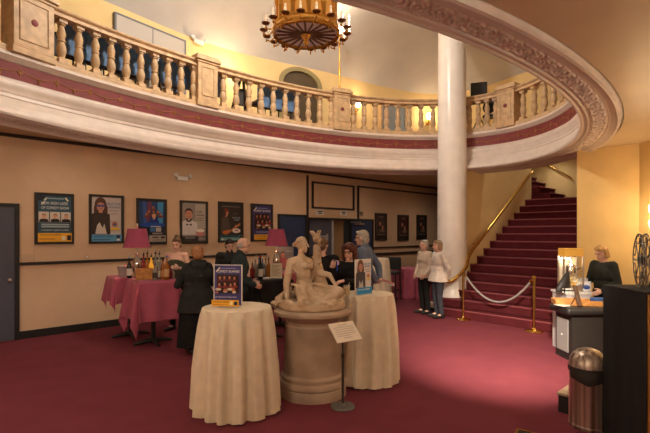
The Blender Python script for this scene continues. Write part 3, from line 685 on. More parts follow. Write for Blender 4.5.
def person(label, loc, rz, h, top, legs, hair, hairstyle='short', skin=None, pose=None, yaw=0, nod=0, lean=0, bulk=1., coat=.0, cloth_top=None, sleeves='long', glasses=False, female=False, skirt=False, group=None, vox=.0085, shoes=None, collar=None, hood=False):
    k = h/1.70; t = thing('person', label, 'person', loc, rz, group); t.scale = (1, 1, 1)
    pose = pose or {}; skin = skin or M_skin
    # joints (for 1.70 m, facing -y)
    J = dict(pel=(0, 0, .93), wa=(0, 0, 1.06), ch=(0, .005, 1.25), nk=(0, .02, 1.43), hd=(0, -.015, 1.575))
    sw = .165 if female else .19
    for s_, sd in ((1, 'L'), (-1, 'R')):
        J['sh'+sd] = (s_*sw, .01, 1.375); J['el'+sd] = (s_*(sw+.055), .04, 1.09); J['wr'+sd] = (s_*(sw+.05), -.03, .86)
        J['hp'+sd] = (s_*.09, 0, .90); J['kn'+sd] = (s_*.10, -.015, .49); J['an'+sd] = (s_*.10, .03, .085); J['to'+sd] = (s_*.125, -.13, .03)
    LR = Matrix.Rotation(lean, 3, 'X')
    for n in ('wa', 'ch', 'nk', 'hd', 'shL', 'shR', 'elL', 'elR', 'wrL', 'wrR'): J[n] = V((0, 0, .93))+LR @ (V(J[n])-V((0, 0, .93)))
    for n, p in pose.items():
        if n in J: J[n] = V(p)
    J = {n: V(p)*k for n, p in J.items()}
    hr = Euler((nod, 0, yaw)).to_matrix(); hc = J['hd']
    H = lambda x, y, z: hc + hr @ (V((x, y, z))*k)
    hq = hr.to_quaternion()
    bw = bulk
    # --- one continuous body
    b = MB()
    b.ball(H(0, .012, .02), tuple(q*k for q in (.074, .094, .100)), hq); b.ball(H(0, -.022, -.045), tuple(q*k for q in (.056, .066, .068)), hq)
    b.cap(H(0, -.088, .012), H(0, -.108, -.025), .010*k, .016*k, 8)             # nose
    b.cap(H(-.03, -.083, .035), H(.03, -.083, .035), .012*k, .012*k, 8)          # brow
    b.cap(H(-.016, -.083, -.062), H(.016, -.083, -.062), .009*k, .009*k, 8)      # lips
    b.ball(H(0, -.072, -.098), .02*k)                                             # chin
    for s_ in (1, -1): b.ball(H(s_*.074, .015, .0), tuple(q*k for q in (.012, .022, .032)), hq, 8, 6)
    b.cap(J['nk']-V((0, 0, .04*k)), H(0, .02, -.06), .056*k, .050*k)
    b.cap(J['ch'], J['nk']-V((0, 0, .03*k)), .115*k*bw, .06*k)
    b.ball(J['ch'], (.155*k*bw, .105*k*bw, .17*k)); b.ball(J['wa'], (.135*k*bw, .10*k*bw, .15*k)); b.ball(J['pel'], (.16*k*bw, .11*k*bw, .12*k))
    for sd in 'LR':
        b.cap(J['ch']+V((0, 0, .1*k)), J['sh'+sd], .08*k, .062*k)
        b.cap(J['sh'+sd], J['el'+sd], .052*k, .040*k); b.cap(J['el'+sd], J['wr'+sd], .038*k, .027*k)
        hd_ = pose.get('hand'+sd, (J['wr'+sd]-J['el'+sd]).normalized()); pn = pose.get('palm'+sd, (-1 if sd == 'L' else 1, 0, 0))
        hand_prims(b, J['wr'+sd], hd_, pn, .085*k, 1 if sd == 'L' else -1, pose.get('curl', .45))
        b.cap(J['pel'], J['hp'+sd], .1*k, .09*k); b.cap(J['hp'+sd], J['kn'+sd], .082*k, .052*k); b.cap(J['kn'+sd], J['an'+sd], .052*k, .036*k); b.cap(J['an'+sd], J['to'+sd], .036*k, .03*k)
    body = b.remesh('body', skin, t, vox, 2)
    # eyes, lips
    for s_ in (1, -1):
        b = MB(); b.ball(H(s_*.031, -.084, .012), (.011*k, .008*k, .007*k), hq, 10, 6); b.build('eye', mat('eye_dark', (.03, .02, .015), .3), t)
    b = MB(); b.ball(H(0, -.0905, -.062), (.022*k, .007*k, .007*k), hq, 10, 6); b.build('mouth', mat('lip', (.36, .09, .08), .5), t)
    # --- garments
    b = MB(); g = .016
    tb = J['nk']-V((0, 0, .035*k))
    if sleeves == 'none': b.ball(J['ch']-V((0, 0, .055*k)), ((.160+g)*k*bw, (.112+g)*k*bw, .125*k))
    else: b.cap(J['ch'], tb, (.118+g)*k*bw, .062*k); b.ball(J['ch'], ((.157+g)*k*bw, (.107+g)*k*bw, .185*k))
    b.ball(J['wa'], ((.140+g)*k*bw, (.104+g)*k*bw, .17*k))
    if female: b.ball(J['ch']+LR @ V((0, -.075*k, -.01*k)), (.13*k*bw, .07*k, .075*k))
    b.ball(J['pel']+V((0, 0, .0)), ((.166+g)*k*bw, (.116+g)*k*bw, .13*k))
    if coat:
        zb = coat*k; b.rings([[V((rx*cos(q), ry*sin(q)+yo, z)) for q in [2*pi*i/24 for i in range(24)]] for rx, ry, z, yo in ((.15*k*bw, .11*k*bw, J['wa'].z, J['wa'].y), (.19*k*bw, .145*k*bw, J['pel'].z, J['pel'].y), (.225*k*bw, .17*k*bw, zb, J['pel'].y))])
    for sd in 'LR':
        if sleeves != 'none': b.cap(J['ch']+V((0, 0, .085*k)), J['sh'+sd], .09*k, (.060+g*.8)*k)
        if sleeves == 'long':
            b.cap(J['sh'+sd], J['el'+sd], (.056+g)*k, (.045+g)*k); b.cap(J['el'+sd], lerp(J['el'+sd], J['wr'+sd], .93), (.045+g)*k, (.035+g*.7)*k)
        elif sleeves == 'short': b.cap(J['sh'+sd], lerp(J['sh'+sd], J['el'+sd], .6), (.060+g)*k, (.058+g)*k)
    if hood: b.ball(J['nk']+V((0, .07, -.05))*k, (.135*k, .075*k, .085*k)); b.cap(J['nk']+V((-.09, .04, .0))*k, J['nk']+V((.09, .04, .0))*k, .06*k, .06*k)
    if collar: b.cap(J['nk']-V((0, 0, .03*k)), J['nk']+V((0, .0, .03*k)), .072*k, .066*k)
    b.remesh(cloth_top or 'jacket', top, t, vox*1.2, 3)
    b = MB(); b.ball(J['pel'], (.172*k*bw, .124*k*bw, .125*k))
    if skirt:
        zb = .12*k; b.rings([[V((rx*cos(q), ry*sin(q), z)) for q in [2*pi*i/24 for i in range(24)]] for rx, ry, z in ((.15*k, .11*k, 1.0*k), (.19*k*bw, .15*k, .85*k), (.23*k*bw, .19*k, zb))])
    for sd in 'LR':
        b.cap(J['pel'], J['hp'+sd], .105*k, .098*k); b.cap(J['hp'+sd], J['kn'+sd], .096*k*(.5+.5*bw), .068*k); b.cap(J['kn'+sd], J['an'+sd]+V((0, 0, .02*k)), .068*k, .056*k)
    b.remesh('skirt' if skirt else 'trousers', legs, t, vox*1.2, 2)
    for sd in 'LR':
        b = MB(); an, to = J['an'+sd], J['to'+sd]; d_ = V((to.x-an.x, to.y-an.y, 0)); z = an.z-.085*k
        b.cap(V((an.x, an.y, z+.045*k))-d_*.25, V((an.x, an.y, z+.04*k))+d_*1.15, .045*k, .036*k); b.cap(V((an.x, an.y, z+.1*k)), V((an.x, an.y, z+.05*k)), .046*k, .048*k)
        o = b.remesh('shoe', shoes or M_black, t, .009, 1)
        for v in o.data.vertices: v.co.z = max(v.co.z, z+.001)
    # --- hair
    b = MB()
    if hairstyle == 'bald':
        for s_ in (1, -1): b.ball(H(s_*.062, .045, .0), tuple(q*k for q in (.016, .05, .045)), hq)
        b.ball(H(0, .092, -.02), tuple(q*k for q in (.06, .016, .05)), hq)
    else:
        b.ball(H(0, .026, .040), tuple(q*k for q in (.084, .095, .092)), hq)
        b.ball(H(0, -.045, .092), tuple(q*k for q in (.06, .045, .028)), hq)
        b.ball(H(0, .055, -.02), tuple(q*k for q in (.078, .066, .085)), hq)
        if hairstyle in ('bob', 'long', 'full'):
            L = {'bob': -.075, 'long': -.17, 'full': -.10}[hairstyle]; w = 1.25 if hairstyle == 'full' else 1.
            for s_ in (1, -1): b.cap(H(s_*.066*w, .01, .06), H(s_*.074*w, .012, L), .03*k*w, .024*k*w); b.cap(H(s_*.06*w, .05, .05), H(s_*.062*w, .055, L), .036*k*w, .03*k*w)
            b.cap(H(0, .07, .04), H(0, .075, L), .06*k*w, .045*k*w); b.ball(H(.03, -.062, .085), tuple(q*k for q in (.045, .03, .03)), hq)
            if hairstyle == 'full': b.ball(H(0, .02, .05), tuple(q*k for q in (.10, .105, .095)), hq)
        if hairstyle == 'crop': b.ball(H(0, .03, .035), tuple(q*k for q in (.105, .112, .108)), hq); b.ball(H(0, .06, -.03), tuple(q*k for q in (.088, .075, .075)), hq)
        if hairstyle == 'bun': b.ball(H(0, .03, .135), .04*k)
    b.remesh('hair', hair, t, .009, 2)
    if glasses:
        b = MB()
        for s_ in (1, -1):
            c = [H(s_*.032+.024*cos(q), -.104, .012+.018*sin(q)) for q in [2*pi*i/12 for i in range(13)]]; b.tube(c, .0035*k, 6); b.tube([H(s_*.056, -.102, .016), H(s_*.078, .01, .012)], .003*k, 6)
        b.tube([H(-.008, -.106, .016), H(.008, -.106, .016)], .003*k, 6); b.build('glasses', M_black, t)
    return t, H, J

def fabric(name, c, **kw): return mat(name, c, .9, var=.15, scale=14, bump=.15, bscale=60, spec=.2, **kw)
H_red = mat('hair_ginger', (.38, .16, .065), .6, var=.3, scale=30); H_aub = mat('hair_auburn', (.10, .025, .012), .5, var=.3, scale=30); H_dark = mat('hair_dark', (.02, .012, .01), .5)
H_grey = mat('hair_grey', (.40, .36, .31), .6, var=.25, scale=30); H_blond = mat('hair_blond', (.50, .30, .11), .6, var=.25, scale=30); H_brown = mat('hair_brown', (.14, .07, .03), .6, var=.3, scale=30); H_ash = mat('hair_ash', (.36, .24, .14), .6, var=.25, scale=30)
F_black = fabric('fabric_black', (.014, .013, .013)); F_dkolive = fabric('fabric_dark_olive', (.06, .062, .035)); F_char = fabric('fabric_charcoal', (.026, .026, .026)); F_grey = fabric('fabric_slate', (.05, .052, .066))
F_teal = fabric('fabric_dark_teal', (.032, .045, .046)); F_cham = fabric('fabric_chambray', (.15, .19, .27)); F_cream = fabric('fabric_cream', (.62, .50, .39)); F_white = fabric('fabric_offwhite', (.74, .66, .58)); F_jean = fabric('fabric_denim_dark', (.03, .04, .07)); F_lgr = fabric('fabric_greyblack', (.028, .03, .026))
def at(u, Y): return V(((u-325)/F*Y, Y, 0))
toward = lambda p, q: atan2(q[1]-p[1], q[0]-p[0])+pi/2     # rotation that turns -y towards q

# bartender
p = at(177, 8.05)
person('woman bartender with hair up, in dark olive sleeveless dress behind bottles', p, -.15, 1.70, F_dkolive, F_black, H_brown, 'bun', cloth_top='dress', sleeves='none', female=True, bulk=1.15, yaw=.15, nod=.25, pose=dict(elL=(.27, -.06, 1.12), wrL=(.16, -.25, 1.16), elR=(-.27, -.02, 1.10), wrR=(-.20, -.24, 1.10)))
# customer seen from behind
p = at(197.5, 6.55)
person('woman in long black hooded coat with ginger hair, back turned, at bar', p, toward(p, at(176, 8.1)), 1.58, F_char, F_black, H_red, 'crop', cloth_top='coat', female=True, bulk=1.42, coat=.66, skirt=True, hood=True, nod=.15, pose=dict(elL=(.30, -.05, 1.09), wrL=(.2, -.28, 1.08), elR=(-.30, -.05, 1.09), wrR=(-.2, -.28, 1.08)))
# second bartender
p = at(229.5, 8.6)
person('dark haired person in black and white top behind the second bar', p, .25, 1.66, F_char, F_black, H_dark, 'short', cloth_top='shirt', sleeves='long', nod=.35, yaw=.35, collar=True)
# bald man
p = at(237.5, 6.62)
person('bald man in dark teal shirt seen from behind right of table sign', p, pi/2+.35, 1.72, F_teal, F_black, H_grey, 'bald', cloth_top='shirt', bulk=1.12, yaw=-.1, nod=.14, lean=.12, collar=True, pose=dict(elL=(.25, -.02, 1.10), wrL=(.18, -.24, 1.02), elR=(-.27, -.02, 1.08), wrR=(-.20, -.22, 1.0)))
# dark suited person behind the statue
p = at(325, 7.2)
person('person in black suit jacket mostly hidden behind the marble statue', p, pi/2+1.25, 1.70, F_black, F_black, H_brown, 'short', cloth_top='suit_jacket', bulk=1.3, lean=-.16, nod=.35, yaw=-.2, pose=dict(elL=(.26, -.1, 1.08), wrL=(.15, -.33, 1.05)))
# auburn woman with phone
p = at(349, 6.3)
RW = toward(p, (0, 0))-.12; MI = (Matrix.Translation(p) @ Matrix.Rotation(RW, 4, 'Z')).inverted(); LW = lambda u, v, Y: (MI @ P(u, v, Y))*(1.70/1.63)
wl, wr = LW(343.5, 281, 5.86), LW(331.5, 267, 5.95)
tw, Hh, Jw = person('woman with auburn hair and glasses in black top holding a phone', p, RW, 1.63, F_black, F_black, H_aub, 'full', cloth_top='top', female=True, bulk=1.1, glasses=True, yaw=-.22, nod=.16, pose=dict(elL=(.22, -.10, 1.12), wrL=wl, handL=(-.75, -.5, -.1), palmL=(0, .2, -1), elR=(-.25, -.10, 1.13), wrR=wr, handR=(.55, -.3, .45), palmR=(.3, .9, 0), curl=.9))
M_w = Matrix.Translation(p) @ Matrix.Rotation(tw.rotation_euler.z, 4, 'Z')
q = P(336.5, 266, 5.88)
t = thing('phone', 'dark phone with blue glowing screen in the auburn haired woman\'s hand', 'phone', q, tw.rotation_euler.z+pi*.6)
MB().box((-.038, -.005, -.07), (.038, .005, .07)).build('case', M_black, t, bevel=.004); MB().box((-.034, -.0065, -.062), (.034, -.005, .062)).build('screen', mat('phone_screen', (.02, .05, .4), .2, emis=(.05, .15, .9), estr=1.2), t, False)
# man in chambray shirt
p = at(366, 7.3)
tm, Hm, Jm = person('grey haired man in blue chambray shirt with hands behind his back', p, -1.95, 1.83, F_cham, F_jean, H_grey, 'short', cloth_top='shirt', bulk=1.08, lean=.08, nod=.05, yaw=-.1, glasses=True, collar=True, pose=dict(elL=(.27, .12, 1.13), wrL=(.10, .19, .93), handL=(-.8, .3, -.3), elR=(-.27, .12, 1.13), wrR=(-.08, .20, .95), handR=(.8, .3, -.3), curl=.9))
q = Matrix.Translation(p) @ Matrix.Rotation(-1.95, 4, 'Z') @ (V((0, .33, .91))*1.076)
t = thing('folded_paper', 'folded programme held behind the grey haired man\'s back', 'paper', q, -1.95+.2); o = MB().box((-.10, -.10, -.006), (.08, .12, .006)).build('sheets', mat('paper', (.6, .5, .42), .7), t); o.rotation_euler = (-.35, .1, 0); o = MB().box((-.09, -.09, .006), (.07, .11, .009)).build('cover', cm(150, 90, 80), t); o.rotation_euler = (-.35, .1, 0)
# two women by the column
p = at(438, 9.25)
person('grey blond woman in white cardigan and slate trousers nearest the column', p, -1.35, 1.63, F_white, F_grey, H_ash, 'bob', cloth_top='cardigan', female=True, bulk=1.2, coat=.80, yaw=.05, pose=dict(elL=(.25, .12, 1.10), wrL=(.13, .17, .93), handL=(-.8, .2, -.4), elR=(-.25, .12, 1.10), wrR=(-.11, .18, .95), handR=(.8, .2, -.4)))
p = at(424.5, 9.72)
person('older woman with short grey hair in cream sweater and black trousers', p, -1.15, 1.63, F_cream, F_black, H_grey, 'short', cloth_top='sweater', female=True, bulk=1.12, coat=.84, pose=dict(elL=(.24, .0, 1.10), wrL=(.2, -.14, .92), elR=(-.24, .02, 1.10), wrR=(-.18, -.12, .9)))
# woman at the popcorn counter
p = at(606, 6.76)
person('blond woman in black jacket looking down behind the popcorn counter', p, -1.25, 1.60, F_lgr, F_jean, H_blond, 'bob', cloth_top='jacket', female=True, bulk=1.2, lean=.14, nod=.35, yaw=-.05, pose=dict(elL=(.25, -.06, 1.10), wrL=(.17, -.30, .98), elR=(-.25, -.06, 1.10), wrR=(-.17, -.30, .98)))

# ------------------------------------------------------------------ statue on its plinth
PX, PY = -.135, 4.90
pl = thing('statue_plinth', 'round stone pedestal with moulded base and cap carrying the marble statue', 'plinth', (PX, PY, 0))
sx, sy = 1.03, .96
b = MB(); b.lathe([(.36, 0), (.36, .10), (.352, .11)], 48, (0, 0, 0), sx, sy); b.build('base', M_plinth, pl)
b = MB(); b.lathe([(.345, .11), (.362, .125), (.366, .15), (.355, .175), (.335, .185), (.335, .20), (.345, .21), (.345, .23), (.325, .245), (.318, .255)], 48, (0, 0, 0), sx, sy); b.build('base_moulding', M_plinth, pl)
b = MB(); b.lathe([(.318, .25), (.296, .74), (.300, .76), (.300, .775), (.292, .785), (.295, .83)], 48, (0, 0, 0), sx, sy); b.build('drum', M_plinth, pl)
b = MB(); b.lathe([(.295, .82), (.33, .85), (.36, .865), (.395, .88), (.415, .895), (.418, .925), (.405, .94), (.395, .945)], 48, (0, 0, 0), sx, sy); b.build('cap', M_plinth, pl)
kS = PY/F
def sp(u, v, dy=0.0): return V(((u-325)/F*(PY+dy)-PX, dy, EYE+(HOR-v)/F*(PY+dy)-.947))
stt = thing('statue', 'cream marble statue of seated draped woman embracing a rearing goat', 'statue', (PX, PY, .947))
b = MB(); b.lathe([(.355, 0), (.37, .02), (.365, .075), (.35, .095), (.2, .10)], 40, (-.01, 0, 0), 1, .84)
for i in range(26):
    a = 2*pi*i/26; b.ball((.33*cos(a)-.01, .275*sin(a), .06+random.uniform(-.01, .035)), (random.uniform(.03, .06), .04, random.uniform(.02, .04)))
for u, v, dy, r in ((277, 305, .06, .05), (274, 303, .02, .035), (281, 299, .10, .06), (286, 297, .12, .07), (293, 296, .14, .08), (301, 307, -.17, .03), (306, 305, -.18, .035), (312, 304, -.17, .03), (299, 304, -.14, .035)): b.ball(sp(u, v, dy), (r*1.2, r, r*.8))
b.remesh('rock_base', M_marble, stt, .007, 1)
b = MB()
pel, wai, che, nek, hed = sp(305, 291, .02), sp(303.5, 278, .02), sp(301.5, 264.5, .0), sp(301, 254, 0), sp(301.7, 245.5, -.01)
b.ball(pel, (.135, .11, .10)); b.cap(pel, wai, .105, .082); b.ball(lerp(wai, che, .3)+V((.008, -.02, 0)), (.09, .075, .08)); b.cap(wai, che, .082, .095); b.ball(che, (.105, .078, .085))
b.ball(che+V((.052, -.068, -.012)), (.040, .040, .040)); b.ball(che+V((.098, -.018, -.014)), (.036, .038, .038))
b.cap(che+V((0, 0, .05)), nek, .07, .036); b.cap(nek, hed, .036, .034)
hq = Euler((.1, 0, R(62))).to_quaternion(); HS = lambda x, y, z: hed+V((.006, 0, .012))+hq @ V((x*1.12, y*1.12, z*1.12))
b.ball(HS(0, .01, .01), (.057, .070, .078), hq); b.ball(HS(0, -.02, -.035), (.038, .042, .044), hq); b.cap(HS(0, -.058, .012), HS(0, -.072, -.014), .008, .011, 8); b.ball(HS(0, -.055, -.045), (.014, .01, .008), hq); b.ball(HS(0, -.046, -.066), .014)
shL, shR = sp(291, 262.5, -.03), sp(309, 261.5, .06)
b.cap(che+V((0, 0, .04)), shL, .07, .052); b.cap(che+V((0, 0, .04)), shR, .07, .045)
eL, wL = sp(286.5, 283, -.05), sp(287, 300.5, -.13); b.cap(shL, eL, .05, .038); b.cap(eL, wL, .037, .026); b.tube([lerp(shL, eL, .55)+V((.047*cos(q), .047*sin(q), .02*cos(q))) for q in [2*pi*i/12 for i in range(13)]], .008, 6)
hand_prims(b, wL, (.0, -.25, -.75), (.0, .6, -.3), .07, 1, .7)
eR, wR = sp(313, 270, .11), sp(319, 262, .15); b.cap(shR, eR, .044, .034); b.cap(eR, wR, .034, .024); hand_prims(b, wR, (-.2, .1, 1), (-.4, .5, 0), .06, -1, .8)
k1, f1 = sp(338.5, 292.5, -.13), sp(319, 303, -.20); k2, f2 = sp(333, 303, -.17), sp(309, 306, -.24)
b.cap(pel+V((.05, .02, 0)), k1, .10, .068); b.cap(k1, f1, .064, .036); b.cap(pel+V((.02, -.07, -.02)), k2, .09, .06); b.cap(k2, f2, .058, .034)
for f_, d_ in ((f1, V((-.07, -.03, -.015))), (f2, V((-.06, -.035, -.01)))):
    b.cap(f_, f_+d_, .03, .022)
    for i in range(5): b.cap(f_+d_+V((-.0, (i-2)*.011, -.004)), f_+d_*1.35+V((0, (i-2)*.012, -.008)), .009, .007, 6)
b.remesh('figure', M_marble, stt, .0058, 1)
# hair of the figure
b = MB(); b.ball(HS(0, .022, .020), (.055, .060, .062), hq); b.ball(HS(0, .078, -.008), (.03, .03, .03), hq)
for i in range(9): a = -1.5+i*.375; b.cap(HS(.050*sin(a), .0-.012*cos(a), .058-.02*abs(sin(a))), HS(.045*sin(a), .075, .0), .013, .010, 8)
b.ball(HS(0, .095, -.012), (.022, .026, .024))
b.remesh('figure_hair', M_marble, stt, .0055, 1)
# drapery
b = MB()
for i in range(12):
    f = i/11; a = sp(296+f*14, 284+f*1.5, -.085+.02*sin(i)); c = sp(299+f*20, 300-f*3, -.15+.015*cos(i*2)); e = sp(296+f*32, 309-f*2, -.17)
    b.tube([a, lerp(a, c, .6)+V((0, -.012, 0)), c, e], [.014, .020, .018, .012], 8)
for i in range(8):
    f = i/7; a = sp(312+f*16, 284+f*4, -.06-.03*f); c = sp(330+f*10, 286+f*9, -.09-.04*f); b.tube([a, lerp(a, c, .5)+V((0, -.02, .008)), c], [.012, .018, .010], 8)
for i in range(9):
    f = i/8; a = sp(292-f*2, 287+f*2, .0+.1*f); c = sp(283-f*4, 295+f*2, .02+.10*f); e = sp(275-f*1, 306, -.02+.12*f); b.tube([a, c, e], [.02, .028, .018], 8)
b.tube([sp(291, 284, -.05), sp(299, 286, -.10), sp(309, 285, -.09), sp(316, 283, -.04)], [.016, .02, .02, .016], 8)
b.tube([sp(293, 268, -.06), sp(300, 276, -.095), sp(308, 283, -.09)], [.01, .013, .012], 8)
b.remesh('drapery', M_marble, stt, .006, 1)
# goat
b = MB()
b.cap(sp(324, 294, .17), sp(319.5, 279, .12), .085, .07); b.cap(sp(319.5, 279, .12), sp(317.5, 266, .085), .068, .058); b.cap(sp(317.5, 266, .085), sp(316, 247, .05), .054, .034)
b.ball(sp(316, 238.5, .04), (.038, .046, .046)); b.cap(sp(315.5, 237, .02), sp(312.5, 232.5, -.02), .032, .022); b.cap(sp(312.6, 233.5, -.02), sp(311, 232, -.03), .02, .016); b.cap(sp(316.5, 239, .0), sp(314, 238.5, -.05), .02, .014)
for du in (-1, 1): b.cap(sp(317.5+du, 236, .05+du*.02), sp(319.5+du*1.2, 230.5, .06+du*.03), .014, .008, 8)
for i in range(14): b.ball(sp(319.2+.9*sin(i*2.1)-i*.03, 238+i*1.9, .06+.03*cos(i*1.7)), (.019, .026, .02))
b.cap(sp(319.5, 273, .05), sp(329.5, 275, -.03), .042, .030); b.cap(sp(329.5, 275, -.03), sp(335.5, 285, -.09), .027, .019); b.cap(sp(335.5, 285, -.09), sp(333.5, 288, -.11), .02, .018)
b.cap(sp(315, 270, .08), sp(311, 280, .06), .034, .024)
b.cap(sp(326, 292, .17), sp(333, 300, .15), .06, .036); b.cap(sp(333, 300, .15), sp(327, 306, .17), .032, .026); b.cap(sp(322, 292, .19), sp(318, 304, .22), .055, .03)
b.remesh('goat', M_marble, stt, .006, 1)
# ------------------------------------------------------------------ posters
def flat(b, pts, y):
    b.rings([[V((x, y, z)) for x, z in pts], [V((x, y-.0015, z)) for x, z in pts]])
def rect(b, x0, z0, x1, z1, y): flat(b, [(x0, z0), (x1, z0), (x1, z1), (x0, z1)], y)
def elli(b, cx, cz, rx, rz, y, k=20): flat(b, [(cx+rx*cos(2*pi*i/k), cz+rz*sin(2*pi*i/k)) for i in range(k)], y)
class Print:
    """layered flat print; unit coordinates 0..1 over the sheet"""
    def __init__(s, parent, w, h, z0, y): s.p, s.w, s.h, s.z0, s.y, s.n = parent, w, h, z0, y, 0
    def X(s, x): return (x-.5)*s.w
    def Z(s, z): return s.z0+z*s.h
    def _y(s): s.n += 1; return s.y-.0016*s.n
    def rect(s, x0, z0, x1, z1, c, name='printed_panel'):
        b = MB(); rect(b, s.X(x0), s.Z(z0), s.X(x1), s.Z(z1), s._y()); return b.build(name, c, s.p, False)
    def shapes(s, lst, c, name):
        b = MB(); y = s._y()
        for q in lst:
            if q[0] == 'e': elli(b, s.X(q[1]), s.Z(q[2]), q[3]*s.w, q[4]*s.h, y)
            elif q[0] == 'r': rect(b, s.X(q[1]), s.Z(q[2]), s.X(q[3]), s.Z(q[4]), y)
            else: flat(b, [(s.X(a), s.Z(z)) for a, z in q[1]], y)
        return b.build(name, c, s.p, False)
    def text(s, str_, x, z, h, c, maxw=.9, rot=0., align='CENTER'):
        return text(str_, s.p, s.X(x), s.Z(z), h*s.h, c, s._y()-.001, maxw=maxw*s.w, rot=rot, align=align)
    def bust(s, cx, z0, sz, cloth, skin, hair, long=False, top=None):
        """head-and-shoulders portrait: sz is its width as a share of the sheet"""
        r = s.w/s.h; zb = z0
        if top: z0 = top-1.04*sz*r
        if long: s.shapes([('e', cx, z0+sz*r*.80, sz*.30, sz*r*.42), ('e', cx+sz*.2, z0+sz*r*.5, sz*.16, sz*r*.4), ('e', cx-sz*.2, z0+sz*r*.5, sz*.14, sz*r*.4)], hair, 'portrait_hair')
        s.shapes([('p', [(cx-sz*.5, zb), (cx+sz*.5, zb), (cx+sz*.46, z0+sz*r*.30), (cx+sz*.16, z0+sz*r*.44), (cx-sz*.16, z0+sz*r*.44), (cx-sz*.46, z0+sz*r*.30)])], cloth, 'portrait_clothes')
        s.shapes([('e', cx, z0+sz*r*.74, sz*.20, sz*r*.27), ('p', [(cx-sz*.1, z0+sz*r*.38), (cx+sz*.1, z0+sz*r*.38), (cx+sz*.1, z0+sz*r*.56), (cx-sz*.1, z0+sz*r*.56)])], skin, 'portrait_face')
        k = 16; s.shapes([('p', [(cx+sz*.215*cos(a), z0+sz*r*(.80+.24*sin(a))) for a in [-.25+(pi+.5)*i/k for i in range(k+1)]]+[(cx-sz*.15, z0+sz*r*.88), (cx-sz*.06, z0+sz*r*.925), (cx+sz*.07, z0+sz*r*.925), (cx+sz*.15, z0+sz*r*.88)])], hair, 'portrait_hair')
        s.shapes([('e', cx-sz*.075, z0+sz*r*.77, sz*.022, sz*r*.016), ('e', cx+sz*.075, z0+sz*r*.77, sz*.022, sz*r*.016), ('e', cx, z0+sz*r*.61, sz*.06, sz*r*.012)], cm(60, 30, 25), 'portrait_features')
M_frame = mat('frame_dark', (.022, .015, .012), .45)
M_sheen = mat('poster_glazing', (1, 1, 1), .06, trans=1., ior=1.25, alpha=.12)
def poster(u0, u1, v0, v1, label, fr=.045, name='framed_poster', group='framed show posters along the back wall'):
    a, c = ws(u0), ws(u1); um = (u0+u1)/2; z1, z0 = wz(um, v0), wz(um, v1); w, h = c-a, z1-z0
    t = thing(name, label, 'poster', W((a+c)/2, -.004, z0), ANG, group)
    b = MB(); b.rings([[V(p) for p in q] for q in ([(-w/2, 0, 0), (w/2, 0, 0), (w/2, 0, h), (-w/2, 0, h)], [(-w/2, -.035, 0), (w/2, -.035, 0), (w/2, -.035, h), (-w/2, -.035, h)],
       [(-w/2+fr, -.03, fr), (w/2-fr, -.03, fr), (w/2-fr, -.03, h-fr), (-w/2+fr, -.03, h-fr)], [(-w/2+fr, -.004, fr), (w/2-fr, -.004, fr), (w/2-fr, -.004, h-fr), (-w/2+fr, -.004, h-fr)])], True, True, True)
    b.build('frame', M_frame, t, False)
    return Print(t, w-2*fr+.004, h-2*fr+.004, fr-.002, -.006)
sk, sk2 = cm(215, 160, 130), cm(190, 125, 95)
W_, K_ = cm(232, 226, 215), cm(28, 24, 24)
YB = cm(232, 168, 40)
# 1 comedy show
q = poster(34.3, 73.6, 193.2, 244.2, 'framed teal comedy show poster with three portraits, leftmost on the wall')
q.rect(0, 0, 1, 1, cm(52, 84, 102), 'print_background'); q.shapes([('p', [(.02, .88), (.02, .98), (.25, .98), (.12, .88)])], cm(30, 38, 46), 'corner_flash')
q.shapes([('p', [(.18, .90), (.26, .96), (.29, .935), (.21, .875)]), ('p', [(.10, .81), (.18, .87), (.21, .85), (.13, .79)]), ('p', [(.80, .95), (.84, .97), (.93, .90), (.89, .88)])], cm(216, 208, 170), 'spotlight')
q.rect(.22, .925, .78, .945, cm(150, 170, 175), 'small_print_line'); q.text('NEW IRISH LADS', .5, .83, .062, W_, .78); q.text('OF COMEDY SHOW', .52, .73, .058, W_, .82)
q.rect(.03, .42, .33, .645, cm(205, 190, 175), 'photo_panel'); q.rect(.36, .42, .66, .645, cm(205, 190, 175), 'photo_panel'); q.rect(.69, .42, .98, .645, cm(205, 190, 175), 'photo_panel')
for cx in (.18, .51, .835): q.bust(cx, .425, .27, K_, sk, cm(60, 35, 22))
q.rect(.10, .36, .92, .39, cm(150, 165, 170), 'small_print_line'); q.rect(.10, .31, .92, .345, cm(150, 165, 170), 'small_print_line'); q.text('SATURDAY MARCH 15 8PM', .5, .25, .03, W_, .8)
q.rect(0, 0, 1, .19, YB, 'yellow_banner'); q.text('THE PALACE DANBURY', .36, .15, .034, K_, .62); q.rect(.04, .05, .5, .075, cm(190, 130, 40), 'small_print_line'); q.rect(.70, .03, .81, .12, cm(225, 215, 190), 'logo_square'); q.rect(.86, .03, .98, .14, K_, 'logo_square')
# 2 woman in glasses
q = poster(88.6, 123.3, 195, 243.6, 'framed white poster of long haired woman in sunglasses with blue bottom banner')
q.rect(0, 0, 1, 1, cm(200, 188, 182), 'print_background'); q.bust(.30, .16, .66, cm(58, 46, 40), cm(196, 140, 120), cm(92, 58, 44), True, .92)
q.shapes([('e', .23, .80, .075, .028), ('e', .37, .80, .075, .028), ('r', .28, .80, .33, .815)], cm(92, 84, 130), 'sunglasses'); q.shapes([('p', [(.12, .17), (.50, .17), (.42, .40), (.36, .30), (.26, .43), (.18, .36)])], cm(205, 190, 178), 'lapels')
q.text("GIRL'S NITE", .72, .85, .05, cm(70, 110, 165), .5); q.text('LAUGHING', .74, .775, .045, cm(70, 110, 165), .45); q.rect(.58, .69, .88, .705, cm(150, 140, 140), 'small_print_line'); q.rect(.58, .62, .88, .635, cm(150, 140, 140), 'small_print_line'); q.rect(.60, .45, .88, .465, cm(150, 140, 140), 'small_print_line')
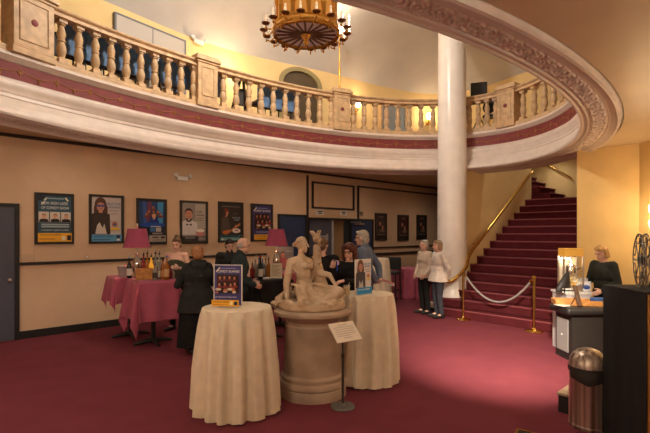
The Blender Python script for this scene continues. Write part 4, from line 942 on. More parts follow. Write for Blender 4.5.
q.shapes([('e', .76, .385, .10, .06)], cm(196, 120, 60), 'emblem'); q.shapes([('e', .76, .385, .055, .03)], cm(60, 90, 150), 'emblem_centre'); q.rect(.62, .25, .92, .31, cm(225, 180, 60), 'date_flash')
q.rect(0, 0, 1, .155, cm(92, 152, 190), 'blue_banner'); q.text('THE PALACE DANBURY', .40, .115, .032, cm(25, 45, 80), .66); q.rect(.04, .03, .6, .055, cm(60, 110, 150), 'small_print_line'); q.rect(.82, .07, .94, .14, cm(30, 50, 80), 'logo_square'); q.rect(.83, .015, .93, .055, W_, 'logo_square')
# 3 blue game show poster
q = poster(136, 166.3, 198.8, 244.6, 'framed blue poster with cluster of faces behind the left pink lamp')
q.rect(0, 0, 1, 1, cm(34, 38, 52), 'print_background'); q.rect(0, .44, 1, .98, cm(30, 70, 120), 'stage_light'); q.shapes([('p', [(.34, .98), (.5, .98), (.44, .50), (.28, .50)])], cm(120, 60, 90), 'light_beam'); q.shapes([('p', [(.72, .98), (.95, .98), (.92, .46), (.74, .46)])], cm(70, 150, 200), 'light_beam'); q.shapes([('p', [(.15, .98), (.28, .98), (.30, .46), (.18, .46)])], cm(60, 90, 160), 'light_beam')
for cx, cz in ((.55, .82), (.38, .72), (.72, .72), (.55, .70), (.28, .66), (.82, .66)): q.bust(cx, cz-.06, .20, cm(120, 60, 40), sk2, cm(50, 30, 26))
q.bust(.55, .46, .40, cm(30, 50, 130), sk, cm(70, 55, 45)); q.shapes([('e', .5, .42, .495, .055)], cm(26, 74, 160), 'blue_swoosh'); q.rect(.40, .26, .60, .36, cm(60, 110, 160), 'title_block'); q.rect(.62, .26, .82, .36, cm(180, 170, 165), 'title_block'); q.rect(.42, .375, .8, .395, cm(190, 190, 190), 'small_print_line'); q.rect(.48, .20, .86, .235, cm(150, 145, 140), 'small_print_line')
q.rect(.36, .02, 1, .17, cm(170, 158, 148), 'pale_banner'); q.rect(.48, .11, .72, .14, K_, 'small_print_line'); q.rect(.80, .10, .96, .145, K_, 'logo_square'); q.rect(.48, .05, .9, .07, cm(120, 110, 105), 'small_print_line')
# 4 bow tie man
q = poster(179.6, 207.3, 201, 243.8, 'framed pale poster of bearded man in white shirt and black bow tie')
q.rect(0, 0, 1, 1, cm(150, 138, 130), 'print_background'); q.rect(.55, .35, .98, .98, cm(178, 166, 152), 'pale_gradient_panel'); q.bust(.28, .18, .76, cm(214, 206, 204), cm(205, 140, 115), cm(48, 32, 26), False, .86)
q.shapes([('p', [(.28+.125*cos(a_), .59+.085*sin(a_)) for a_ in [pi+pi*i_/12 for i_ in range(13)]]+[(.36, .60), (.28, .585), (.20, .60)])], cm(70, 46, 38), 'beard'); q.shapes([('e', .28, .565, .05, .012)], W_, 'smile'); q.shapes([('p', [(.17, .47), (.28, .44), (.17, .41)]), ('p', [(.39, .47), (.28, .44), (.39, .41)])], K_, 'bow_tie'); q.shapes([('r', .275, .15, .285, .40)], cm(180, 172, 170), 'shirt_placket')
q.text('CAF', .72, .77, .06, cm(60, 50, 46), .3); q.rect(.58, .68, .90, .70, cm(90, 78, 70), 'small_print_line'); q.rect(.58, .60, .90, .615, cm(120, 106, 96), 'small_print_line'); q.rect(.58, .54, .86, .555, cm(120, 106, 96), 'small_print_line'); q.shapes([('e', .74, .24, .18, .11)], cm(200, 130, 120), 'pink_emblem'); q.shapes([('e', .74, .29, .18, .045)], W_, 'white_flash')
q.rect(0, 0, 1, .14, cm(48, 42, 44), 'dark_banner'); q.rect(.12, .09, .52, .115, cm(150, 142, 138), 'small_print_line'); q.rect(.66, .03, .96, .12, cm(140, 132, 128), 'logo_square')
# 5 guitarist
q = poster(217.8, 242.7, 202, 242.3, 'framed dark poster of red capped guitarist holding an orange guitar')
q.rect(0, 0, 1, 1, cm(54, 44, 38), 'print_background'); q.rect(.1, .91, .9, .935, cm(110, 96, 84), 'small_print_line'); q.shapes([('p', [(.04, .17), (.42, .17), (.46, .40), (.36, .62), (.24, .66), (.08, .60)])], cm(82, 66, 58), 'guitarist_jacket')
q.shapes([('e', .30, .745, .085, .075), ('r', .24, .64, .33, .72)], sk2, 'portrait_face'); q.shapes([('p', [(.17, .77), (.42, .79), (.38, .86), (.22, .87)])], cm(122, 48, 40), 'cap'); q.shapes([('e', .22, .73, .05, .08)], cm(80, 46, 34), 'portrait_hair')
q.shapes([('e', .26, .22, .14, .055), ('e', .40, .25, .11, .045)], cm(205, 112, 40), 'guitar_body'); q.shapes([('p', [(.38, .24), (.42, .215), (.92, .42), (.94, .48), (.88, .47)])], cm(190, 120, 80), 'guitar_neck'); q.shapes([('e', .72, .40, .05, .03), ('e', .36, .24, .04, .03)], sk2, 'portrait_hand')
q.text('ROCK', .70, .73, .04, cm(120, 100, 90), .4); q.text('NIGHT LIVE', .74, .62, .035, cm(180, 200, 205), .44); q.text('AT 8PM', .76, .56, .035, cm(180, 200, 205), .36); q.shapes([('e', .74, .265, .19, .065)], cm(226, 214, 206), 'white_oval'); q.rect(.66, .255, .82, .285, cm(160, 60, 60), 'oval_line')
q.rect(0, 0, 1, .145, cm(88, 140, 140), 'teal_banner'); q.rect(0, .09, .86, .14, cm(36, 66, 76), 'small_print_line'); q.rect(.88, .08, .98, .13, K_, 'logo_square'); q.rect(.06, .015, .13, .055, W_, 'logo_square'); q.rect(.18, .03, .85, .045, cm(170, 190, 186), 'small_print_line')
# 6 purple show, also on the table
def bunny_print(q):
    q.rect(0, 0, 1, 1, cm(66, 60, 118), 'print_background'); q.shapes([('p', [(.02, .86), (.02, .97), (.16, .97)])], K_, 'corner_flash'); q.shapes([('p', [(.06, .85), (.20, .95), (.23, .93), (.09, .83)])], cm(230, 220, 190), 'spotlight'); q.rect(.26, .915, .80, .93, cm(150, 150, 190), 'small_print_line')
    q.text('COMEDY BUNNIES', .52, .845, .06, W_, .84); q.rect(.10, .30, .92, .77, cm(52, 26, 26), 'photo_panel')
    for cx, cz in ((.22, .66), (.40, .67), (.60, .67), (.79, .66)): q.bust(cx, cz-.07, .20, cm(96, 30, 30), sk2, cm(60, 26, 22), True)
    for cx, cz in ((.24, .50), (.46, .52), (.68, .50), (.84, .53)): q.bust(cx, cz-.07, .20, cm(130, 36, 34), sk2, cm(44, 22, 20), True)
    q.shapes([('e', .24, .415, .11, .03), ('e', .68, .42, .12, .03), ('e', .50, .36, .08, .02), ('e', .82, .35, .07, .03)], cm(200, 185, 160), 'white_collar'); q.shapes([('e', .5, .40, .07, .035), ('e', .80, .41, .06, .04), ('e', .18, .34, .08, .02)], cm(180, 100, 60), 'warm_costume')
    q.text('AT THE PALACE FRIDAY 8PM', .52, .225, .03, cm(205, 205, 225), .8); q.rect(0, 0, 1, .155, YB, 'yellow_banner'); q.text('THE PALACE DANBURY', .36, .105, .032, K_, .6); q.rect(.04, .03, .6, .05, cm(190, 130, 40), 'small_print_line'); q.rect(.68, .03, .78, .12, cm(240, 220, 160), 'logo_square'); q.shapes([('e', .89, .075, .07, .05)], cm(40, 36, 60), 'round_logo')
q = poster(250.6, 272.2, 204, 241.5, 'framed purple show poster with yellow banner left of the navy door'); bunny_print(q)
# three in the hall
hp = [(374.6, 386.2, 213.2, 240.6, 'narrow framed dark poster nearest the navy door in the back hall', (70, 52, 44)), (397.3, 408, 215, 240.8, 'narrow framed dark red poster, middle of three in back hall', (70, 26, 24)), (416.3, 426, 215, 239.6, 'narrow framed dark poster closest to the column in back hall', (48, 40, 38))]
for i, (a, c, d_, e_, lb, cc_) in enumerate(hp):
    q = poster(a, c, d_, e_, lb, .05, group='posters in the back hall'); q.rect(0, 0, 1, 1, cm(*cc_), 'print_background')
    q.bust(.42, .42, .5, cm(40, 30, 28), sk2, cm(40, 26, 20)); q.bust(.66, .30, .44, cm(120, 96, 80), sk2, cm(60, 34, 24)); q.rect(.06, .02, .94, .16, cm(34, 26, 24), 'dark_banner'); q.rect(.08, .17, .92, .185, cm(160, 140, 120), 'small_print_line'); q.text('COMEDY', .5, .90, .05, cm(170, 140, 120), .7)

# ------------------------------------------------------------------ cocktail tables with ivory cloths
def draped_round(loc, h, r, rb, label_t, label_c, m, n=16, amp=.03, ph=0., seg=144, group=None, name='cocktail_table'):
    t = thing(name, label_t, 'table', loc, 0, group)
    b = MB(); b.lathe([(r-.01, h-.035), (r-.005, h-.02), (r-.01, h-.006)], 40); b.build('tabletop', M_dsteel, t)
    MB().lathe([(.03, .03), (.03, h-.03)], 12).build('pole', M_dsteel, t); MB().lathe([(.24, .0), (.24, .015), (.05, .04), (.04, .05)], 24).build('base', M_dsteel, t)
    c = thing('tablecloth', label_c, 'tablecloth', loc, 0, group and group+' cloths')
    b = MB(); rs = []
    rnd = random.Random(int(ph*100)+n); phs = [rnd.uniform(0, 6.28) for _ in range(4)]
    for j in range(22):
        if j < 5: rr, z, f = r*(.02+.98*j/4), h, 0
        else:
            f = (j-4)/17; rr = r+.012*min(1, f*6)+(rb-r)*f**.9; z = h-.012*min(1, f*10)-(h-.025)*f
        ring = []
        for i in range(seg):
            a = 2*pi*i/seg; q0 = sin(n*a+ph+.9*sin(3*a+phs[0])+.5*sin(2*a+phs[3])); w = (abs(q0)**.65)*(1 if q0 > 0 else -1)+.35*sin((n*2-3)*a+phs[1])+.35*sin(5*a+phs[2])
            k = rr+amp*w*(min(1, f*1.6+.08)**.8)*(1 if f else 0)+.004*sin(31*a+phs[3])*f
            ring.append(V((k*cos(a), k*sin(a), max(.008, z+(.012*w*f if f > .9 else 0)))))
        rs.append(ring)
    b.rings(rs, True, True, False); b.build('cloth', m, c, True, ang=80)
    return t, c
T1 = V(((237-325)/F*4.47, 4.47, 0)); T2 = V(((367.5-325)/F*5.32, 5.32, 0))
draped_round(T1, 1.03, .345, .405, 'tall round table hidden under ivory cloth left of the statue', 'ivory floor-length cloth on table left of the statue', M_cloth, 14, .040, .4)
draped_round(T2, 1.05, .31, .345, 'tall round table hidden under ivory cloth right of the statue', 'ivory floor-length cloth on table right of the statue', M_cloth, 13, .035, 1.7)
p = at(376.5, 10.8); draped_round(p, 1.16, .30, .36, 'tall draped table in the hall behind man in chambray shirt', 'beige floor-length cloth on table behind man in chambray shirt', M_cloth, 12, .02, 2.2)
p = at(410, 12.4); draped_round(p, .80, .46, .56, 'low round table under wine cloth in hall behind the two women', 'wine red cloth on round table in hall behind the two women', M_wine, 11, .04, .9)
def table_sign(loc, rz, w, h, label, z):
    t = thing('table_sign', label, 'sign', (loc.x, loc.y, z), rz)
    b = MB(); b.box((-w/2-.004, -.045, 0), (w/2+.004, .045, .006)); b.box((-w/2-.004, -.004, .006), (w/2+.004, .006, h)); b.build('acrylic_holder', mat('acrylic', (.8, .74, .66), .2), t, bevel=.002)
    return Print(t, w-.012, h-.02, .014, -.004)
q = table_sign(V(((228-325)/F*4.50, 4.50, 0)), -.12, .295, .425, 'standing purple show sign with yellow banner on table left of statue', 1.031); bunny_print(q)
q = table_sign(V(((363-325)/F*5.2, 5.2, 0)), .75, .27, .42, 'standing white and blue show sign on table right of statue', 1.051)
q.rect(0, 0, 1, 1, cm(214, 206, 202), 'print_background'); q.bust(.30, .18, .66, cm(70, 64, 72), cm(200, 146, 122), cm(120, 82, 56), True, .93); q.shapes([('p', [(.14, .19), (.46, .19), (.40, .40), (.30, .28), (.2, .40)])], cm(190, 180, 175), 'lapels')
q.text("GIRL'S NITE", .72, .87, .045, cm(60, 120, 180), .46); q.text('LAUGHING', .72, .80, .045, cm(60, 120, 180), .42); q.rect(.6, .70, .88, .72, cm(140, 150, 160), 'small_print_line'); q.rect(.6, .64, .88, .66, cm(140, 150, 160), 'small_print_line'); q.shapes([('e', .76, .52, .10, .05)], cm(190, 120, 90), 'emblem'); q.shapes([('e', .76, .42, .12, .03)], cm(226, 190, 90), 'date_flash'); q.rect(0, 0, 1, .19, cm(40, 140, 200), 'blue_banner'); q.text('THE PALACE DANBURY', .44, .13, .036, W_, .8)
t = thing('drink_cup', 'clear cup of yellow drink on table right of statue', 'cup', ((346.8-325)/F*5.15, 5.17, 1.051))
MB().lathe([(.030, 0), (.032, .004), (.042, .115), (.040, .115), (.030, .008)], 18, cap=False).build('cup', mat('cup_plastic', (.85, .8, .7), .1, alpha=.25), t); MB().lathe([(.0285, .006), (.037, .09)], 18).build('drink', mat('yellow_drink', (.85, .50, .06), .2), t); MB().tube([(.01, 0, .01), (.03, .01, .15)], .003, 6).build('straw', M_white, t)
# placard on a stand
t = thing('placard_stand', 'small white information placard on black floor stand before the plinth', 'sign stand', ((341-325)/F*4.51+.018, 4.50, 0))
MB().lathe([(.122, 0), (.125, .008), (.12, .018), (.03, .026), (.016, .04)], 32).build('base', mat('grey_iron', (.16, .15, .14), .5, .3), t)
b = MB(); b.lathe([(.0125, .03), (.0125, .50), (.017, .505), (.017, .54), (.0095, .545), (.0095, .71)], 14); b.build('pole', mat('pole_steel', (.07, .065, .06), .4, .6), t)
bd = MB(); M = Matrix.Translation((.022, -.03, .775)) @ Euler((R(-46), 0, R(34))).to_matrix().to_4x4()
bd.box((-.155, -.008, -.115), (.155, .008, .115), M); bdo = bd.build('board', mat('placard_white', (.72, .62, .50), .5), t, bevel=.003)
b = MB()
for i, (x0, x1) in enumerate(((-.06, .06), (-.12, .12), (-.12, .125), (-.12, .11), (-.12, .12), (-.12, .05), (-.05, .05))): b.box((x0, -.0095, .075-i*.025), (x1, -.008, .084-i*.025), M)
b.build('printed_text', mat('print_grey', (.46, .40, .33), .6), bdo, False)

# ------------------------------------------------------------------ bars
def bar_table(loc, rz, half, h, drop, label_t, label_c, m, ph=0.):
    t = thing('high_table', label_t, 'table', loc, rz); b = MB(); b.box((-half, -half, h-.03), (half, half, h-.004)); b.build('tabletop', M_black, t, bevel=.004)
    MB().lathe([(.035, .04), (.035, h-.03)], 14).build('pole', M_black, t)
    for a in range(4):
        ca, sa_ = cos(a*pi/2), sin(a*pi/2); b = MB(); b.tube([(0, 0, .05), (.16*ca, .16*sa_, .045), (.30*ca, .30*sa_, .02)], [.035, .03, .02], 8); b.build('foot', M_black, t)
    c = thing('tablecloth', label_c, 'tablecloth', loc, rz); K = 46; ext = half+drop; b = MB(); g = []
    for i in range(K+1):
        row = []
        for j in range(K+1):
            x, y = -ext+2*ext*i/K, -ext+2*ext*j/K; qx, qy = max(-half-.006, min(half+.006, x)), max(-half-.006, min(half+.006, y)); dx, dy = x-qx, y-qy; d_ = hypot(dx, dy)
            if d_ < 1e-6: row.append(V((x, y, h))); continue
            nx, ny = dx/d_, dy/d_; along = x*ny-y*nx
            if abs(dx) > 1e-6 and abs(dy) > 1e-6:
                fl_ = .10*d_
                th = atan2(abs(dy), abs(dx)); wv = .10*d_*sin(th*4+ph)
            else: fl_ = .05*d_; wv = .022*min(1, d_/.2)*sin(along*22+ph+x*3)
            px, py = qx+nx*(.012+fl_+wv*1), qy+ny*(.012+fl_+wv*1)
            row.append(V((px, py, max(.02, h-sqrt(max(0, d_*d_-(.012+fl_)**2*.3))))))
        g.append([b.b.verts.new(v) for v in row])
    for i in range(K):
        for j in range(K): b.b.faces.new((g[i][j], g[i+1][j], g[i+1][j+1], g[i][j+1]))
    b.build('cloth', m, c, True, ang=85); return t
TB, TA = V((-2.78, 7.12, 0)), V((-3.36, 7.60, 0)); TCc, TDd = V((-.97, 7.33, 0)), V((-.86, 8.42, 0)); BR = R(38)
BH = 1.04
bar_table(TB, BR, .30, BH, .63, 'front high bar table under wine cloth at left bar', 'wine red square cloth on front table of left bar', M_wine, .3)
bar_table(TA, BR, .30, BH, .42, 'rear high bar table under wine cloth nearest the peach wall', 'wine red square cloth on rear table of left bar', M_wine, 1.3)
bar_table(TCc, BR, .30, BH-.01, .45, 'high table under black cloth between bald man and statue', 'black square cloth on table between bald man and statue', M_bcloth, .7)
bar_table(TDd, BR, .34, BH, .42, 'high bar table under wine cloth below the right pink lamp', 'wine red square cloth on table below right pink lamp', M_wine, 2.2)
M_pink = mat('shade_wine_pink', (.24, .038, .07), .8, emis=(.9, .12, .2), estr=.035)
def table_lamp(loc, label):
    t = thing('table_lamp', label, 'lamp', loc, .3, 'pink shaded bar lamps')
    b = MB(); b.box((-.075, -.075, 0), (.075, .075, .03)); b.build('base', M_steel, t, bevel=.006)
    b = MB(); b.lathe([(.05, .03), (.07, .10), (.075, .20), (.06, .28), (.03, .34), (.025, .36), (.045, .375), (.03, .39)], 24); b.build('body', mat('mercury_glass', (.6, .55, .5), .12, .9), t)
    b = MB(); b.lathe([(.012, .39), (.012, .84), (.02, .85), (.02, .88), (.008, .9)], 10); b.build('stem', M_steel, t)
    rs = []; k = 40
    for z, w, fl in ((.49, .225, .02), (.55, .20, .0), (.66, .175, 0), (.81, .145, 0)):
        rs.append([V(((w+.012*abs(sin(2*q))**4)*cos(q), (w+.012*abs(sin(2*q))**4)*sin(q), z)) for q in [2*pi*i/k for i in range(k)]])
    b = MB(); b.rings(rs, True, False, False); b.build('lamp_shade', M_pink, t)
    for i in range(6):
        a = 2*pi*i/6+.3; MB().tube([(r_*cos(a), r_*sin(a), z) for z, r_ in ((.49, .227), (.55, .203), (.66, .178), (.81, .148))], .004, 6).build('shade_seam', mat('shade_seam', (.22, .04, .07), .8), t)
    lamp('lamp_bulb', 'POINT', (0, 0, .66), 5, (1, .70, .40), .04, parent=t)
lA = V((-3.19, 7.47, BH+.004)); table_lamp(lA, 'table lamp with wine pink shade on the left bar'); lD = V(((276.5-325)/F*8.5, 8.50, BH+.004)); table_lamp(lD, 'table lamp with wine pink shade right of the purple poster')
GL = {'amber': mat('bottle_amber', (.30, .10, .015), .08, spec=.8), 'clear': mat('bottle_clear', (.50, .46, .40), .06, trans=.55, ior=1.3), 'dark': mat('bottle_dark', (.012, .014, .012), .08), 'gold': mat('bottle_gold_glow', (.75, .36, .04), .08, trans=.3, emis=(1, .5, .05), estr=.25), 'red': mat('bottle_red', (.22, .02, .02), .1), 'blue': mat('bottle_blue', (.25, .32, .45), .08, trans=.4)}  # gold glass emits by itself, in place of light shining through it
def bottle(u, Y, h, kind, capc, label, lab_c=None, r=.036, z=BH+.004, rz=0.):
    if z > .95: h, r = h*1.2, r*1.08
    p = at(u, Y); t = thing('bottle', label, 'bottle', (p.x, p.y, z), rz, 'bottles on the bars'); n = h
    b = MB(); b.lathe([(r*.9, 0), (r, .006), (r, n*.55), (r*.85, n*.63), (r*.42, n*.72), (.0135, n*.78), (.0125, n*.93), (.015, n*.935)], 18); b.build('glass', GL[kind], t)
    b = MB(); b.lathe([(.0155, n*.93), (.016, n*.94), (.0155, n), (.01, n+.002)], 14); b.tube([(0, 0, n), (.004, 0, n+.02), (.012, 0, n+.045)], [.006, .005, .003], 6); b.build('pourer', capc, t)
    if lab_c: MB().lathe([(r+.0008, n*.12), (r+.0008, n*.45)], 18, cap=False).build('paper_label', lab_c, t)
kp, wp, rp, bp = M_black, cm(215, 205, 190), cm(150, 30, 35), cm(60, 80, 130)
for a in [
 (129.3, 7.20, .29, 'dark', cm(150, 160, 190), 'dark bottle with silver cap at left end, beside ice tub', wp),
 (143.5, 7.28, .33, 'red', kp, 'red brown bottle behind wooden crate, directly right of lamp', None),
 (147.3, 7.18, .35, 'amber', kp, 'amber bottle with black pourer behind the crate', None),
 (151.2, 7.12, .31, 'gold', kp, 'glowing golden bottle standing behind crate\'s right side', None),
 (155.6, 7.22, .35, 'clear', kp, 'tall clear bottle right of glowing golden bottle, at rear', None),
 (159.4, 7.25, .34, 'clear', kp, 'tall clear rear bottle, nearest to the woman bartender\'s left', None),
 (155.0, 6.92, .21, 'clear', kp, 'short clear bottle with dark label right of the crate', cm(60, 45, 40)),
 (158.6, 7.02, .25, 'clear', cm(190, 180, 170), 'pale bottle behind short dark labelled one', wp),
 (163.0, 7.02, .26, 'amber', kp, 'whisky bottle with tan label, front right of the left bar', cm(180, 120, 70)),
 (166.6, 6.98, .31, 'amber', cm(70, 80, 130), 'tall amber bottle with blue pourer on the left bar', cm(200, 160, 110)),
 (169.8, 7.10, .20, 'red', kp, 'small reddish bottle near right end of left bar', None),
 (172.4, 7.18, .14, 'clear', wp, 'little clear bottle at the right edge of left bar', None)]: bottle(*a)
t = thing('crate', 'small amber wooden crate standing on front table of left bar', 'crate', (at(144, 6.97).x, 6.97, BH+.004), R(30))
b = MB()
for q in ((-.125, -.075, .125, -.063), (-.125, .063, .125, .075), (-.125, -.063, -.113, .063), (.113, -.063, .125, .063)): b.box((q[0], q[1], 0), (q[2], q[3], .175))
b.box((-.113, -.063, 0), (.113, .063, .012)); b.build('box', M_wood, t, bevel=.002); b = MB(); b.box((-.127, -.079, .13), (.127, -.075, .145)); b.box((-.127, -.079, .03), (.127, -.075, .045)); b.build('slat', M_wood, t)
t = thing('ice_tub', 'clear tub of ice with pink napkins at left end of left bar', 'tub', (at(119, 7.35).x+.06, 7.43, BH+.004), 0)
MB().lathe([(.085, 0), (.09, .01), (.12, .17), (.125, .175), (.118, .175), (.085, .015)], 24, cap=False).build('tub', mat('tub_clear', (.62, .55, .52), .12, trans=.5, ior=1.2), t)
b = MB()
for i in range(26): b.box((-.018, -.018, -.018), (.018, .018, .018), Matrix.Translation((random.uniform(-.07, .07), random.uniform(-.07, .07), random.uniform(.03, .16))) @ Euler((random.random()*3, random.random()*3, 0)).to_matrix().to_4x4())
tag(b.build('ice', mat('ice', (.75, .68, .66), .15, trans=.4), t, False), kind='stuff'); b = MB(); b.box((-.05, -.04, .15), (.07, .05, .20), Euler((.3, .2, .4)).to_matrix().to_4x4()); b.build('napkin', mat('napkin_pink', (.55, .22, .24), .8), t, bevel=.01)
for a in [
 (252.3, 7.32, .20, 'red', kp, 'reddish bottle immediately right of bald man\'s shoulder', rp),
 (255.6, 7.40, .28, 'clear', wp, 'clear bottle with white cap behind the black labelled bottle', None),
 (259.0, 7.46, .27, 'blue', bp, 'bluish clear bottle at rear of the black table', None),
 (262.5, 7.42, .28, 'blue', wp, 'bluish clear bottle with white label behind dark wine bottle', wp),
 (260.5, 7.12, .31, 'dark', rp, 'dark wine bottle with white label on black table', wp),
 (265.6, 7.48, .26, 'clear', kp, 'clear bottle left of the amber bottle by the menu card', None),
 (268.6, 7.40, .27, 'amber', kp, 'amber bottle touching the left edge of the menu card', None)]: bottle(*a, z=BH-.006)
t = thing('napkin_stack', 'small stack of white napkins on front edge of black table', 'napkins', (at(266, 7.14).x, 7.14, BH-.006), .5); MB().box((-.06, -.06, 0), (.06, .06, .02)).build('stack', cm(205, 195, 185), t, bevel=.004); MB().box((-.055, -.05, .02), (.06, .055, .024)).build('top_napkin', cm(215, 205, 195), t)
t = thing('menu_card', 'cream menu card on stand between amber bottle and statue', 'menu', (at(276.2, 7.28).x, 7.28, BH-.006), -.1)
MB().box((-.095, -.035, 0), (.095, .035, .008)).build('stand', M_white, t); o = MB().box((-.10, -.004, .008), (.10, .004, .245)).build('card', cm(206, 190, 160), t); b = MB()
for i in range(9): b.box((-.07, -.0055, .205-i*.02), (.07-.02*(i % 3), -.004, .211-i*.02))
b.build('printed_text', cm(120, 100, 80), o, False)
t = thing('photo_board', 'grey standing board showing man in pink shirt, beside right pink lamp', 'board', (at(285.3, 8.6).x, 8.62, BH+.004), -.05)
q = Print(t, .30, .44, .02, -.008); MB().box((-.16, -.008, 0), (.16, .012, .47)).build('board', cm(116, 108, 106), t); MB().box((-.10, -.03, 0), (.10, .05, .012)).build('stand', M_grey, t); q.bust(.34, .05, .62, cm(176, 96, 98), cm(196, 130, 104), cm(50, 30, 24), False, .8); q.rect(.55, .80, .95, .84, cm(150, 145, 140), 'small_print_line')
# bar stool in the hall
t = thing('bar_stool', 'black high-backed bar stool in the hall left of wine cloth table', 'stool', (at(391.5, 11.6).x, 11.6, 0), -.5)
MB().box((-.2, -.2, .70), (.2, .2, .77)).build('seat', M_black, t, bevel=.02); MB().box((-.2, .17, .80), (.2, .21, 1.14)).build('backrest', M_black, t, bevel=.02)
for sx in (-1, 1):
    for sy in (-1, 1): MB().tube([(sx*.17, sy*.17, .70), (sx*.2, sy*.2, 0)], .018, 6).build('leg', M_black, t)
    MB().tube([(sx*.17, .18, .70), (sx*.17, .19, .9)], .016, 6).build('back_post', M_black, t)
b = MB(); b.tube([(-.185, -.185, .28), (.185, -.185, .28), (.185, .185, .28), (-.185, .185, .28), (-.185, -.185, .28)], .012, 6); b.build('footrest', M_black, t)

# ------------------------------------------------------------------ stanchions, rope, handrails
def stanchion(loc, label):
    t = thing('stanchion', label, 'stanchion', loc, 0, 'brass rope posts'); MB().lathe([(.155, 0), (.158, .012), (.15, .022), (.10, .035), (.04, .05), (.028, .07)], 32).build('base', M_brass, t)
    MB().lathe([(.025, .05), (.025, .93)], 16).build('post', M_brass, t); MB().lathe([(.026, .90), (.032, .905), (.032, .95), (.036, .955), (.036, .985), (.02, 1.005), (.004, 1.01)], 20).build('top', M_brass, t)
S1, S2 = fl(463.3, 319.5), fl(534, 331.5)
stanchion(S1, 'brass stanchion left of stairs, in front of the white column'); stanchion(S2, 'brass stanchion standing before the stairs, holding right end of rope')
a, c = S1+V((.03, -.01, .93)), S2+V((-.03, .01, .93)); pts = []
for i in range(25):
    f = i/24; p = a.lerp(c, f); p.z -= .48*(1-(2*f-1)**2)*(1+.0*f); pts.append(p)
b = MB(); b.tube(pts, .020, 10); rp_ = b.build('rope', mat('rope_pale', (.34, .30, .285), .7, bump=.5, bscale=90), None); tag(rp_, 'pale rope sagging between the two brass stanchions by the stairs', 'rope')
for q, nx in ((pts[0], pts[1]), (pts[-1], pts[-2])): b = MB(); b.tube([q, q+(nx-q).normalized()*.06], .025, 10); b.build('rope_end', M_brass, rp_)
hb, ht = P(471, 252, 10.05), P(531.5, 172.5, 11.62)
t = thing('handrail', 'long brass stair handrail curling round the foot of white column', 'handrail', (0, 0, 0))
loc = [P(446.5, 279.5, 9.56), P(449, 281.5, 9.50), P(452, 280.5, 9.48), P(457, 277, 9.50), P(462, 272, 9.58), P(466.3, 266, 9.72), P(467.6, 260.5, 9.86), hb, hb.lerp(ht, .25), hb.lerp(ht, .5), hb.lerp(ht, .75), ht, ht+V((.05, .06, .0))]
def smooth_path(p, k=5):
    out = []
    for i in range(len(p)-1):
        p0, p1, p2, p3 = p[max(0, i-1)], p[i], p[i+1], p[min(len(p)-1, i+2)]
        for j in range(k):
            q = j/k; out.append(.5*((2*p1)+(-p0+p2)*q+(2*p0-5*p1+4*p2-p3)*q*q+(-p0+3*p1-3*p2+p3)*q**3))
    return out+[p[-1]]
MB().tube(smooth_path(loc), .036, 12).build('rail', M_brass, t)
for f in (.12, .5, .86):
    q = hb.lerp(ht, f); s_ = (q-W0).dot(D); n_ = (q-W0).dot(N); w_ = W(s_, n_left(s_)-.0, q.z-.06); MB().tube([q+V((0, 0, -.02)), q+V((0, 0, -.07)), w_], .012, 6).build('bracket', M_brass, t)
q = loc[1]; b = MB(); b.ball(q+V((-.02, 0, 0)), .05); b.build('end_knob', M_brass, t)
def on_plane(u, s_):
    d_ = V(((u-325)/F, 1, 0)); Y = (s_-(V((0, 0, 0))-W0).dot(D))/d_.dot(D); return Y
sp_ = s0+4.75-.07
t = thing('handrail', 'short brass handrail on yellow wall of the upper stair flight', 'handrail', (0, 0, 0))
a, c = P(544, 162.5, on_plane(544, sp_)), P(571, 177.5, on_plane(571, sp_)); MB().tube([a+(a-c)*.8, a, c, c+V((.02, .0, -.05))], .018, 10).build('rail', M_brass, t)
for f in (.1, .9): q = a.lerp(c, f); MB().tube([q, q+D*.07-V((0, 0, .03))], .01, 6).build('bracket', M_brass, t)

# ------------------------------------------------------------------ right-hand side
M_brush = mat('brushed_steel', (.50, .42, .35), .38, .85)
_nt = M_brush.node_tree; _tc = _nt.nodes.new('ShaderNodeTexCoord'); _mp = _nt.nodes.new('ShaderNodeMapping'); _mp.inputs['Scale'].default_value = (14, 14, .15); _nz = _nt.nodes.new('ShaderNodeTexNoise'); _nz.inputs['Scale'].default_value = 1.5; _nz.inputs['Detail'].default_value = 3
_rp = _nt.nodes.new('ShaderNodeValToRGB'); _rp.color_ramp.elements[0].position = .38; _rp.color_ramp.elements[0].color = (.20, .14, .10, 1); _rp.color_ramp.elements[1].position = .62; _rp.color_ramp.elements[1].color = (.70, .62, .54, 1)
_nt.links.new(_tc.outputs['Object'], _mp.inputs[0]); _nt.links.new(_mp.outputs[0], _nz.inputs['Vector']); _nt.links.new(_nz.outputs['Fac'], _rp.inputs[0]); _nt.links.new(_rp.outputs[0], _nt.nodes['Principled BSDF'].inputs['Base Color'])
t = thing('trash_can', 'brushed steel dome top trash can with black flap beside black draped cabinet', 'trash can', (2.43, 4.06, 0), R(-30))
MB().lathe([(.158, 0), (.164, .01), (.164, .03), (.160, .035), (.160, .51), (.163, .515)], 48).build('body', M_brush, t)
b = MB(); b.lathe([(.166, .51), (.168, .525), (.168, .55), (.164, .555)], 48); b.build('band', M_black, t)
b = MB(); b.lathe([(.163, .55), (.162, .575), (.152, .62), (.128, .665), (.09, .697), (.045, .715), (.01, .72)], 48); b.build('dome', M_brush, t)
b = MB(); pts_in, pts_out = [], []
rs = []
for i in range(17):
    a = R(-150+i*7.5+0); rs.append([V((.1695*cos(a), .1695*sin(a), .45)), V((.171*cos(a), .171*sin(a), .41+.06*abs(i-8)/8)), V((.171*cos(a), .171*sin(a), .525)), V((.164*cos(a), .164*sin(a), .55))])
b.rings(rs, True); b.build('flap', M_black, t)
